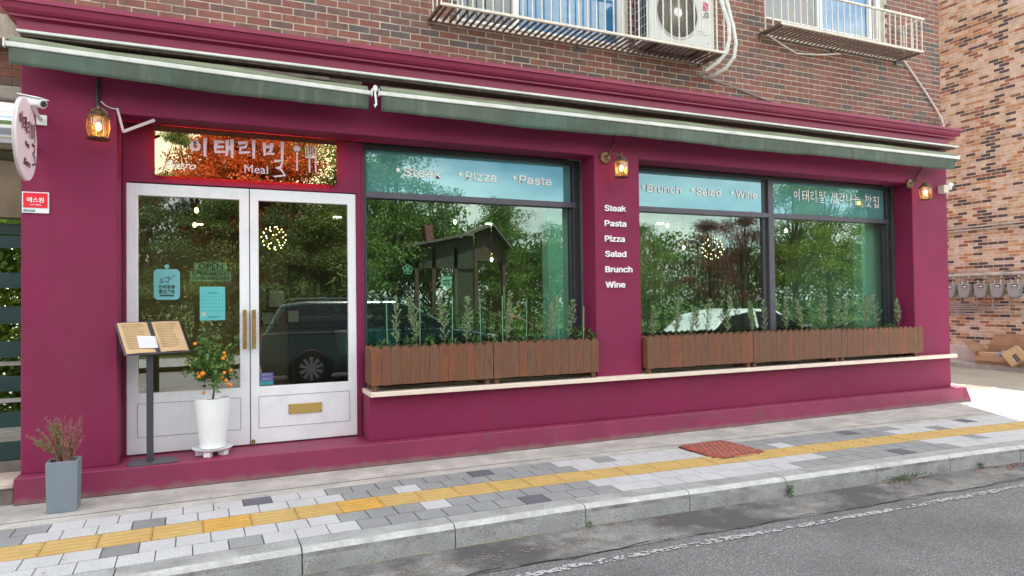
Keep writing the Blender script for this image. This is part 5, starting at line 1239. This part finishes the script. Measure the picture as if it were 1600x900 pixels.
def pendant(label, x, y, z):
    t = thing('pendant_lamp', label, 'pendant lamp', (x, y, z), 'bare bulb pendants inside')
    MB().tube([(x, y, z + .06), (x, y, 3.3)], .004, 5).obj('cord', m_black, t); MB().lathe([(.022, .03), (.018, .08), (.008, .09)], (x, y, z), 10).obj('socket', m_dbrass, t)
    MB().ball((x, y, z), .02, sz=1.5).obj('bulb', m_bulb, t, smooth=True)
for (x, y, z, lab) in [(-.19, 8.4, 2.55, 'upper bare bulb pendant behind the left door glass'), (-.23, 9.2, 2.47, 'lower bare bulb pendant behind the left door glass'), (2.85, 8.3, 2.52, 'bare bulb pendant behind the left shop window, near its middle'), (3.64, 9.0, 2.08, 'low bare bulb pendant behind the left shop window'),
                       (4.42, 8.3, 2.45, 'bare bulb pendant at the right side of the left shop window'), (6.2, 8.3, 2.58, 'bare bulb pendant behind the right window under the word Brunch'), (6.57, 8.4, 2.27, 'low bare bulb pendant left of the firework ball'), (8.35, 8.1, 2.55, 'bare bulb pendant right of the window mullion')]: pendant(lab, x, y, z)
for i, (x, y, lab) in enumerate([(1.45, 8.9, 'white ceiling downlight seen through the right door glass'), (3.6, 9.0, 'white ceiling downlight seen through the left shop window'), (6.0, 8.2, 'added white ceiling downlight behind the word Brunch'), (8.2, 9.6, 'added white ceiling downlight at the right end of the dining room'), (-.2, 10.3, 'added white ceiling downlight far behind the left door glass')]):  # the last three lamps are added to brighten the dining room
    t = thing('ceiling_downlight', lab, 'downlight', (x, y, 2.6), 'downlights inside')
    MB().tube([(x, y, 2.66), (x, y, 3.3)], .006, 6).obj('drop_rod', m_dgrey, t); MB().lathe([(.054, 2.60), (.06, 2.62), (.055, 2.65), (.01, 2.655)], (x, y, 0), 20).obj('housing', m_plast, t)
    q = MB().lathe([(.001, 2.594), (.05, 2.594), (.05, 2.599)], (x, y, 0), 20).obj('light_disc', mat('downlight_glow', (1, .95, .85), .5, 0, emit=(1, .86, .66), est=3.5), t)
    ld = bpy.data.lights.new('downlight', 'AREA'); ld.shape = 'DISK'; ld.size = .14; ld.energy = 3.2; ld.color = (1, .80, .55); lo = bpy.data.objects.new('light_glow', ld); C.objects.link(lo); lo.location = (x, y, 2.585); lo.parent = q
m_gold = mat('gold_metal', (.75, .52, .20), .3, .05, metal=1)
t = thing('string_curtain', 'row of thin golden strings hanging behind the right window', 'string curtain', (6.8, 7.9, .3))
for i in range(34): MB().tube([(6.10 + i * .075, 7.9 + .2 * (i % 2), .3), (6.10 + i * .075, 7.9 + .2 * (i % 2), 2.45 if i % 5 else 2.6)], .0035, 4).obj('string', mat('string_bronze', (.28, .20, .11), .5, .1, metal=.5), t)
t = thing('partition_wall', 'dark brown slatted partition behind the right window strings', 'partition', (7.6, 9, .2)); MB().box((6.1, 8.95, .2), (9.2, 9.05, 2.7)).obj('panel', mat('dark_partition', (.09, .055, .045), .7, .2), t)
for i in range(30): MB().box((6.12 + i * .1, 8.92, .2), (6.16 + i * .1, 8.95, 2.7)).obj('slat', mat('partition_slat', (.12, .075, .05), .6, .2), t)
t = thing('service_counter', 'dark service counter at the back of the dining room', 'counter', (2.3, 9.3, .2)); MB().box((.95, 9.2, .2), (3.6, 9.8, 1.25)).obj('body', m_black, t); MB().box((.9, 9.15, 1.25), (3.65, 9.85, 1.30)).obj('worktop', m_dgrey, t)
t = thing('back_shelf', 'dark shelf with glassware behind the service counter', 'shelf', (2.0, 11.4, .2)); MB().box((1.1, 11.4, .2), (3.4, 11.68, 2.1)).obj('case', m_black, t)
for i in range(9): MB().lathe([(.03, 0), (.035, .14), (.012, .2)], (1.3 + i * .24, 11.36, 1.62), 10).obj('bottle', mat('bottle_grey', (.25, .25, .24), .2, .2), t)
for i, (x, z) in enumerate(((.72, 1.55), (.62, 1.30), (.92, 1.32))):
    t = thing('picture_frame', ['larger framed print on the far wall behind the right door', 'small framed print on the far wall, lower left of the larger one', 'small framed print on the far wall, lower right of the larger one'][i], 'picture frame', (x, 9.1, z), 'framed prints inside')
    k = 1.3 if i == 0 else .9; MB().box((x - .10 * k, 9.10, z - .11 * k), (x + .10 * k, 9.12, z + .11 * k)).obj('frame', m_black, t); MB().box((x - .07 * k, 9.095, z - .08 * k), (x + .07 * k, 9.099, z + .08 * k)).obj('print', m_greyt, t)
def chair(label, x, y, rz):
    t = thing('dining_chair', label, 'chair', (x, y, .2), 'dining chairs inside', world=False, rz=rz)
    MB().box((-.22, -.22, .42), (.22, .22, .48)).obj('seat', m_black, t, bevel=.02); MB().box((-.21, .18, .55), (.21, .22, .95)).obj('backrest', m_black, t, bevel=.015)
    for a in (-.19, .19):
        for b in (-.19, .19): MB().tube([(a, b, 0), (a, b, .42 if b < 0 else .58)], .011, 6).obj('leg', m_gold, t)
def table(label, x, y):
    t = thing('dining_table', label, 'table', (x, y, .2), 'dining tables inside', world=False)
    MB().box((-.4, -.35, .72), (.4, .35, .75)).obj('top', m_dgrey, t, bevel=.004); MB().tube([(0, 0, 0), (0, 0, .72)], .03, 8).obj('leg', m_black, t); MB().lathe([(.22, 0), (.22, .015), (.03, .03)], n=20).obj('foot', m_black, t)
for i, (x, y) in enumerate([(2.3, 7.7), (3.5, 7.9), (5.6, 7.7), (7.2, 7.6)]):
    w_ = ['left end of the left window', 'right end of the left window', 'left part of the right window', 'right part of the right window'][i]
    table('dark dining table inside by the ' + w_, x, y); chair('black and gold chair left of the table at the ' + w_, x - .62, y, 1.57); chair('black and gold chair right of the table at the ' + w_, x + .62, y, -1.57)
def gframe(label, x, y, z):
    t = thing('gold_rack', label, 'rack', (x, y, z), 'gold wire racks inside')
    MB().tube([(x - .12, y, z), (x - .16, y, z), (x - .16, y, z + .36), (x - .12, y, z + .38)], .008, 6).tube([(x + .12, y, z), (x + .05, y, z + .02), (x + .05, y, z + .34), (x + .14, y, z + .36)], .008, 6).obj('wire', m_gold, t)
gframe('gold wire rack inside at the left of the right window', 5.50, 7.3, 1.30)
gframe('gold wire rack inside behind the seventh garden stake', 3.35, 7.5, 1.30)
t = thing('shield_ornament', 'cream shield-shaped ornament with writing hanging in the left window', 'ornament', (2.30, 7.0, 1.62))
MB().prism([(2.235, 1.76), (2.365, 1.76), (2.362, 1.66), (2.33, 1.62), (2.30, 1.61), (2.27, 1.62), (2.238, 1.66)], 'y', 7.0, 7.01).obj('plate', m_txt, t)
mb = MB(); text(mb, 'WINE', 2.30, 1.70, 6.996, width=.09, fnt=None, center=True); text(mb, 'TIME', 2.30, 1.66, 6.996, width=.075, fnt=None, center=True); mb.obj('print', m_ink, t)
MB().tube([(2.21, 7.0, 1.79), (2.41, 7.0, 1.79), (2.41, 7.0, 1.2)], .006, 6).obj('hanger', mat('green_wire', (.1, .3, .15), .5, 0), t)
t = thing('flower_ornament', 'white cut-out flower ornament in the left window', 'ornament', (1.87, 7.0, 1.8))
mb = MB()
for i in range(5): a = rad(90 + 72 * i); mb.tube([Vector((1.87 + .028 * math.cos(a) + .024 * math.cos(b), 7.0, 1.83 + .028 * math.sin(a) + .024 * math.sin(b))) for b in [6.283 * q / 12 for q in range(12)]], .005, 5, closed=True)
mb.obj('petals', m_txt, t)
t = thing('teal_crate', 'ribbed teal plastic crate inside the left end of the left window', 'crate', (1.56, 7.05, .9)); m_teal = mat('teal_plastic', (.01, .16, .17), .35, .05)
MB().box((1.40, 6.95, 1.02), (1.72, 7.18, 1.21)).obj('body', m_teal, t, bevel=.006)
for i in range(9): MB().box((1.415 + i * .034, 6.938, 1.03), (1.427 + i * .034, 6.95, 1.20)).obj('rib', m_teal, t)
MB().box((1.36, 6.9, .2), (1.76, 7.2, 1.02)).obj('shelf', m_black, t)
def houseplant(label, x, y, z0, H, n, L, seed):
    t = thing('house_plant', label, 'house plant', (x, y, z0), 'plants inside'); r = random.Random(seed); mb = MB(); st = MB()
    for i in range(n):
        a = r.random() * 6.283; q = r.random(); p0 = Vector((x, y, z0 + H * q * .8)); p = p0 + Vector((math.cos(a) * .22, math.sin(a) * .18, .12)) * r.uniform(.4, 1.2)
        st.tube([p0, p], .003, 3); leafq(mb, p, Vector((math.cos(a), math.sin(a), r.uniform(-.6, .5))), Vector((0, 0, 1)) + rvec(r) * .5, L * r.uniform(.6, 1.2), L * .45)
    st.tube([(x, y, z0 - .1), (x, y, z0 + H)], .012, 6); st.obj('stem', m_bark, t); mb.obj('foliage', leafmat('house_plant_leaf', (.03, .14, .06), (.012, .06, .03), .3, 3), t)
    MB().lathe([(.12, 0), (.16, .28), (.15, .29)], (x, y, max(.2, z0 - .35)), 20).obj('pot', m_gplant, t)
houseplant('large green house plant inside at the left end of the left window', 1.72, 7.35, 1.25, .9, 46, .20, 1)
houseplant('tall dark house plant inside right of the door glass', 1.52, 8.6, 1.2, 1.0, 40, .18, 2)
houseplant('leafy house plant inside at the right part of the right window', 8.2, 7.3, .8, .5, 46, .14, 3)

# ------------------------------------------------------------------ across the street (mirrored in the glass)
sheet('far_pavement', [-60, 60], lambda x: -8.2, lambda x: -5.2, ROADZ + .13, m_pavG)
sheet('park_ground', [-200, 200], lambda x: -200, lambda x: -8.2, ROADZ + .15, m_grass)
def tree_meshes(seed, H, crown_r, nclump, nleaf, lm, L=.17, trunk_r=.12, pine=False):
    nleaf = int(nleaf * 2.4); L *= .6
    r = random.Random(seed); tk = MB(); lf = MB(); th_ = H * (.35 if not pine else .5)
    pts = [Vector((0, 0, -.1))]; 
    for i in range(1, 7): pts.append(Vector((r.uniform(-.12, .12) * i * .4, r.uniform(-.1, .1) * i * .4, H * .8 * i / 6)))
    tk.tube(pts, [trunk_r * (1 - i / 8) for i in range(7)], 8)
    for c in range(nclump):
        q = r.uniform(.28 if not pine else .5, 1.0); a = r.random() * 6.283; env = math.sin(min(1, (1.08 - q) / .8) * math.pi * .62) if not pine else 1
        rad_ = crown_r * env * r.uniform(.25, 1); ctr = Vector((math.cos(a) * rad_, math.sin(a) * rad_ * .9, H * q * r.uniform(.94, 1.0)))
        u = min(5.0, max(0, q * 5.6 - 1.2)); k_ = int(u); b0 = pts[k_].lerp(pts[k_ + 1], u - k_)
        tk.tube([b0, (b0 + ctr) / 2 + Vector((0, 0, -.1)), ctr], [trunk_r * .3, trunk_r * .18, .012], 5)
        cr_ = r.uniform(.35, .62) * (crown_r / 1.8); fl = .55 if not pine else .3
        for j in range(nleaf):
            d = rvec(r) * cr_ * r.random() ** .45; d.z *= fl; leafq(lf, ctr + d, rvec(r), rvec(r), L * r.uniform(.6, 1.2), L * (.55 if not pine else .22))
    return tk.mesh('trunk', m_barkp if pine else m_bark), lf.mesh('crown', lm)
TK = {'green': tree_meshes(1, 6.6, 2.5, 60, 110, m_tg), 'dark': tree_meshes(2, 6.2, 2.3, 56, 110, m_tg2), 'yellow': tree_meshes(3, 6.8, 2.4, 56, 110, m_ty), 'red': tree_meshes(4, 6.2, 2.2, 60, 130, m_tr, L=.15), 'purple': tree_meshes(5, 5.6, 2.1, 52, 100, m_tr2, L=.14), 'pine': tree_meshes(6, 8.5, 1.7, 20, 170, m_tg2, L=.2, pine=True)}
def tree(kind, x, y, s, label, sz=1, rz=None):
    t = thing('tree' if kind != 'pine' else 'pine_tree', label, 'tree', (x, y, ROADZ + .15), 'park trees across the street', world=False, rz=rz if rz is not None else (x * 1.3) % 6.28)
    tk, lf = TK[kind]
    for n_, me in (('trunk', tk), ('crown', lf)): o = bpy.data.objects.new(n_, me); C.objects.link(o); o.parent = t
    t.scale = (s, s, s * sz)
TR = [('pine', -2.2, -11, .95, 1), ('pine', -.6, -12.5, 1.0, 1), ('red', 1.0, -11.0, 1.18, 1.06), ('red', 2.4, -12.2, 1.2, 1.08), ('green', 4.6, -12.0, 1.02, 1.02), ('green', 6.6, -13.5, 1.2, 1.05), ('dark', 8.9, -15.5, 1.08, 1), ('green', 11.6, -14, .95, .95), ('dark', 14.2, -14.5, .90, .9), ('green', 17.4, -13.5, .82, .85),
      ('dark', 15.6, -11.0, .72, .85), ('purple', 21.0, -11.5, .98, .95), ('purple', 23.6, -12.4, 1.02, 1), ('yellow', 26.2, -11.6, 1.08, 1), ('yellow', 29.0, -12.0, 1.10, 1.05), ('green', 32.2, -11.4, 1.15, 1.05), ('dark', 36, -13, 1.2, 1), ('green', -5, -11.0, 1.0, .9), ('dark', -3.0, -14.5, .78, .8), ('green', .6, -15, .72, .8), ('green', 3.0, -9.6, .55, .85), ('dark', 39.5, -11, 1.2, 1), ('green', 20, -16, .95, .85), ('green', 12.9, -18, 1.0, .9), ('yellow', -6.5, -14, 1.0, 1), ('dark', -1.6, -9.2, .78, .92), ('green', .3, -9.1, .80, .90), ('dark', 1.9, -9.2, .80, .91), ('green', 3.6, -9.6, .82, .9), ('green', -3.6, -9.6, .8, .9), ('green', 4.3, -10.9, 1.16, 1.0), ('red', 1.75, -13.6, 1.42, 1.0), ('red', .4, -12.6, 1.3, .98), ('pine', -3.2, -12.4, 1.05, 1.0)]
AD = {'green': 'broad green', 'dark': 'dark green', 'yellow': 'yellow-green', 'red': 'orange-red maple', 'purple': 'purple-leaved', 'pine': 'tall pine'}
WH = ['behind the door side', 'left behind the sign', 'mirrored at the left of the gold sign', 'mirrored in the middle of the gold sign']
for i, (k, x, y, s, sz) in enumerate(TR):
    tree(k, x, y, s, '%s tree in the park across the street, number %s along from the left%s' % (AD[k], ['one', 'two', 'three', 'four', 'five', 'six', 'seven', 'eight', 'nine', 'ten', 'eleven', 'twelve', 'thirteen', 'fourteen', 'fifteen', 'sixteen', 'seventeen', 'eighteen', 'nineteen', 'twenty', 'twenty one', 'twenty two', 'twenty three', 'twenty four', 'twenty five', 'twenty six', 'twenty seven', 'twenty eight', 'twenty nine', 'thirty', 'thirty one', 'thirty two', 'thirty three', 'thirty four', 'thirty five'][sorted(q[1] for q in TR).index(x)], ''), sz)
mb = MB(); r = random.Random(77)
for i in range(60000):
    x = r.uniform(-30, 75); y = -24 - r.random() * 5; z = r.random() ** .8 * ((7.2 if x < 14 else 5.4) + .7 * math.sin(x * .5) + .5 * math.sin(x * 1.3)); leafq(mb, Vector((x, y, z)), rvec(r), rvec(r), .27, .17)
mb.obj('far_woodland', m_tg2, kind='stuff')
mb = MB()
for i in range(15000):
    x = r.uniform(-9, 34); hz = 1.0 + .15 * math.sin(x * 1.7); y = -8.6 - r.random() * .7; z = r.random() * hz; leafq(mb, Vector((x, y, z)), rvec(r), rvec(r), .11, .07)
tag(mb.obj('hedge', leafmat('hedge_leaf', (.11, .17, .025), (.05, .09, .02), .4, 1.5)), 'clipped light green hedge along the park across the street', 'hedge')['kind'] = 'stuff'
mb = MB()
for i in range(15000):
    x = r.uniform(-4.5, -1.45); y = 9.2 + r.random() * .6; z = .2 + r.random() * 2.3; leafq(mb, Vector((x, y, z)), rvec(r), rvec(r), .11, .07)
tag(mb.obj('hedge', leafmat('courtyard_leaf', (.22, .36, .05), (.10, .20, .03), .6, 1.5)), 'bright green hedge glimpsed through the gate slats at the left edge', 'hedge')['kind'] = 'stuff'
# playhouse
ph = thing('playhouse', 'wooden playground house with a sloping shingled roof and chimney', 'playhouse', (8.3, -11.2, 0))
m_roof = mat('roof_shingle', (.13, .105, .09), .8, .2, 6); m_phw = mat('playhouse_green', (.035, .04, .03), .7, .1); m_pho = mat('playhouse_timber', (.07, .045, .03), .7, .2)
mb = MB(); pr = [(6.2, 3.50), (7.6, 3.80), (8.6, 4.02), (9.6, 4.42), (10.35, 3.55), (10.35, 3.46), (9.6, 4.32), (8.6, 3.93), (7.6, 3.71), (6.2, 3.42)]
mb.prism(pr, 'y', -12.4, -10.2); mb.obj('roof', m_roof, ph)
MB().prism([(6.6, 2.7), (8.9, 2.7), (8.9, 3.96), (7.6, 3.68), (6.6, 3.48)], 'y', -10.6, -10.5).obj('gable_board', m_phw, ph); MB().prism([(9.0, 3.0), (10.2, 3.0), (10.2, 3.5), (9.6, 4.28), (9.0, 4.02)], 'y', -10.62, -10.52).obj('gable_board', m_pho, ph)
for x in (6.7, 7.35, 8.2, 9.0, 10.15): MB().box((x - .07, -10.65, 0), (x + .07, -10.5, 3.5)).obj('post', m_pho, ph)
MB().box((6.6, -12.2, .9), (10.2, -10.5, 1.0)).obj('deck', m_pho, ph); MB().box((8.2, -10.64, 1.0), (9.0, -10.56, 3.0)).obj('wall_panel', m_phw, ph)
MB().prism([(7.25, 3.6), (7.55, 3.6), (7.45, 4.35), (7.15, 4.35)], 'y', -11.3, -11.0).obj('chimney', mat('chimney_red', (.20, .07, .06), .8, .2), ph)
MB().prism([(10.3, 1.0), (10.3, 1.12), (12.4, .12), (12.4, 0)], 'y', -11.2, -10.7).obj('slide', mat('slide_pink', (.42, .22, .20), .4, .05), ph)
# parked cars
def wheel(t, x, y, sgn, r_, name='wheel'):
    o = MB().lathe([(r_ * .62, -.10), (r_ * .95, -.105), (r_, -.07), (r_, .07), (r_ * .95, .105), (r_ * .62, .10)], (x, y, r_), 32, axis='y').obj(name, mat('tyre', (.02, .02, .02), .8, .1), t, smooth=True)
    MB().lathe([(r_ * .64, .09 * sgn), (r_ * .66, .108 * sgn), (r_ * .62, .104 * sgn), (.001, .104 * sgn)], (x, y, r_), 32, axis='y').obj('rim', m_dgrey, o, smooth=True)
    mb = MB()
    for i in range(10):
        mt = Matrix.Translation((x, y + .115 * sgn, r_)) @ Matrix.Rotation(6.283 * i / 10, 4, 'Y'); mb.prism([(-.02, .05), (.02, .05), (.035, r_ * .6), (-.035, r_ * .6)], 'y', -.01, .01, 0, mt)
    mb.lathe([(.055, .13 * sgn), (.055, .11 * sgn)], (x, y, r_), 16, axis='y'); mb.obj('spokes', mat('alloy_spoke', (.45, .46, .47), .3, 0), o)
def car(label, x, y, rz, paint, L, Wd, H, body, cabin, wx, r_, rails):
    t = thing('parked_car', label, 'car', (x, y, ROADZ), None, world=False, rz=rz)
    hw = Wd / 2; belt = max(p[1] for p in body)
    mb = MB(); N = len(body)
    for s_, k in ((-hw, .0), (-hw + .0, 0), (hw, 0)): pass
    mb.prism(body, 'y', -hw, hw); mb.obj('body', paint, t, bevel=.05, seg=3)
    # cabin tapering inwards
    top = [(p[0], p[1]) for p in cabin]; zb, zt_ = min(p[1] for p in cabin), max(p[1] for p in cabin)
    mb = MB(); tw = lambda z: hw * (.97 - .17 * (z - zb) / (zt_ - zb))
    vs = [(p[0], -tw(p[1]), p[1]) for p in cabin] + [(p[0], tw(p[1]), p[1]) for p in cabin]; n = len(cabin)
    mb.add(vs, [tuple(range(n)), tuple(range(2 * n - 1, n - 1, -1))] + [(i, i + n, (i + 1) % n + n, (i + 1) % n) for i in range(n)]); mb.obj('cabin', paint, t, bevel=.04, seg=2)
    cx = sum(p[0] for p in cabin) / n; cz = (zb + zt_) / 2
    ins = [(cx + (p[0] - cx) * .93, cz + (p[1] - cz) * .78) for p in cabin]
    mcg = mat('car_glass', (.012, .014, .018), .04, 0, spec=.9)
    for s_ in (-1, 1):
        mb = MB(); vs = [(p[0], s_ * (tw(p[1]) + .004), p[1]) for p in ins]; vs += [(a, b + s_ * .006, c) for a, b, c in vs]; k = len(ins)
        mb.add(vs, [tuple(range(k)), tuple(range(2 * k - 1, k - 1, -1))] + [(i, i + k, (i + 1) % k + k, (i + 1) % k) for i in range(k)]); mb.obj('side_window', mcg, t)
        for bx_ in ([cx - .05, cx + .9] if L > 4.7 else [cx]):
            zlo, zhi = zb + .05, zt_ - .06; MB().add([(bx_ - .03, s_ * (tw(zlo) + .012), zlo), (bx_ + .03, s_ * (tw(zlo) + .012), zlo), (bx_ + .03, s_ * (tw(zhi) + .012), zhi), (bx_ - .03, s_ * (tw(zhi) + .012), zhi)], [(0, 1, 2, 3)]).obj('window_pillar', paint, t)
        MB().box((wx[0] - .6, min(s_ * hw, s_ * (hw + .008)), belt - .035), (wx[1] + .3, max(s_ * hw, s_ * (hw + .008)), belt - .015)).obj('trim_strip', m_steel, t)
        for x_ in wx:
            MB().lathe([(r_ * 1.14, -.012), (r_ * 1.14, .012)], (x_, s_ * (hw - .004), r_), 32, axis='y').obj('wheel_arch', m_black, t); wheel(t, x_, s_ * (hw - .03), s_, r_)
        if rails: MB().tube([(cabin[-1][0] + .35 if False else cx - 1.25, s_ * tw(zt_) * .93, zt_ + .0), (cx - 1.15, s_ * tw(zt_) * .93, zt_ + .05), (cx + .95, s_ * tw(zt_) * .93, zt_ + .05), (cx + 1.05, s_ * tw(zt_) * .93, zt_)], .016, 6).obj('roof_rail', m_steel, t)
        MB().box((-.06, min(s_ * (hw - .1), s_ * (hw - .4)), belt - .18), (.02, max(s_ * (hw - .1), s_ * (hw - .4)), belt - .04)).obj('tail_light', mat('tail_red', (.45, .01, .01), .2, 0), t).location.x = min(p[0] for p in body) + .06
        MB().box((L - .12, min(s_ * (hw - .1), s_ * (hw - .45)), belt - .30), (L + .0, max(s_ * (hw - .1), s_ * (hw - .45)), belt - .18)).obj('headlight', m_plast, t)
        MB().box((cx + 1.25, min(s_ * hw, s_ * (hw + .17)), belt + .02), (cx + 1.40, max(s_ * hw, s_ * (hw + .17)), belt + .15)).obj('wing_mirror', paint, t, bevel=.02)
    return t
p_blk = mat('dark_car_paint', (.02, .042, .048), .15, 0, coat=1); p_wht = mat('white_car_paint', (.75, .77, .78), .2, 0, coat=1)
car('dark blue-black estate vehicle parked facing right, mirrored in the door glass', .75, -1.36, 0, p_blk, 4.95, 1.92, 1.66,
    [(.05, .30), (.0, .7), (.05, 1.08), (3.75, 1.08), (4.6, .95), (4.93, .75), (4.95, .35), (4.7, .25), (.3, .25)], [(.10, 1.06), (.42, 1.62), (.9, 1.68), (2.7, 1.67), (3.05, 1.58), (3.95, 1.06)], (.95, 3.95), .37, True)
car('white hatchback parked down the street, mirrored in the right window', 9.25, 1.02, 0, p_wht, 4.5, 1.8, 1.40,
    [(.04, .35), (.0, .7), (.1, .88), (3.2, .88), (4.2, .76), (4.48, .55), (4.5, .32), (4.2, .22), (.3, .22)], [(.35, .86), (.8, 1.26), (1.6, 1.40), (2.3, 1.38), (3.3, .86)], (.85, 3.55), .32, False)
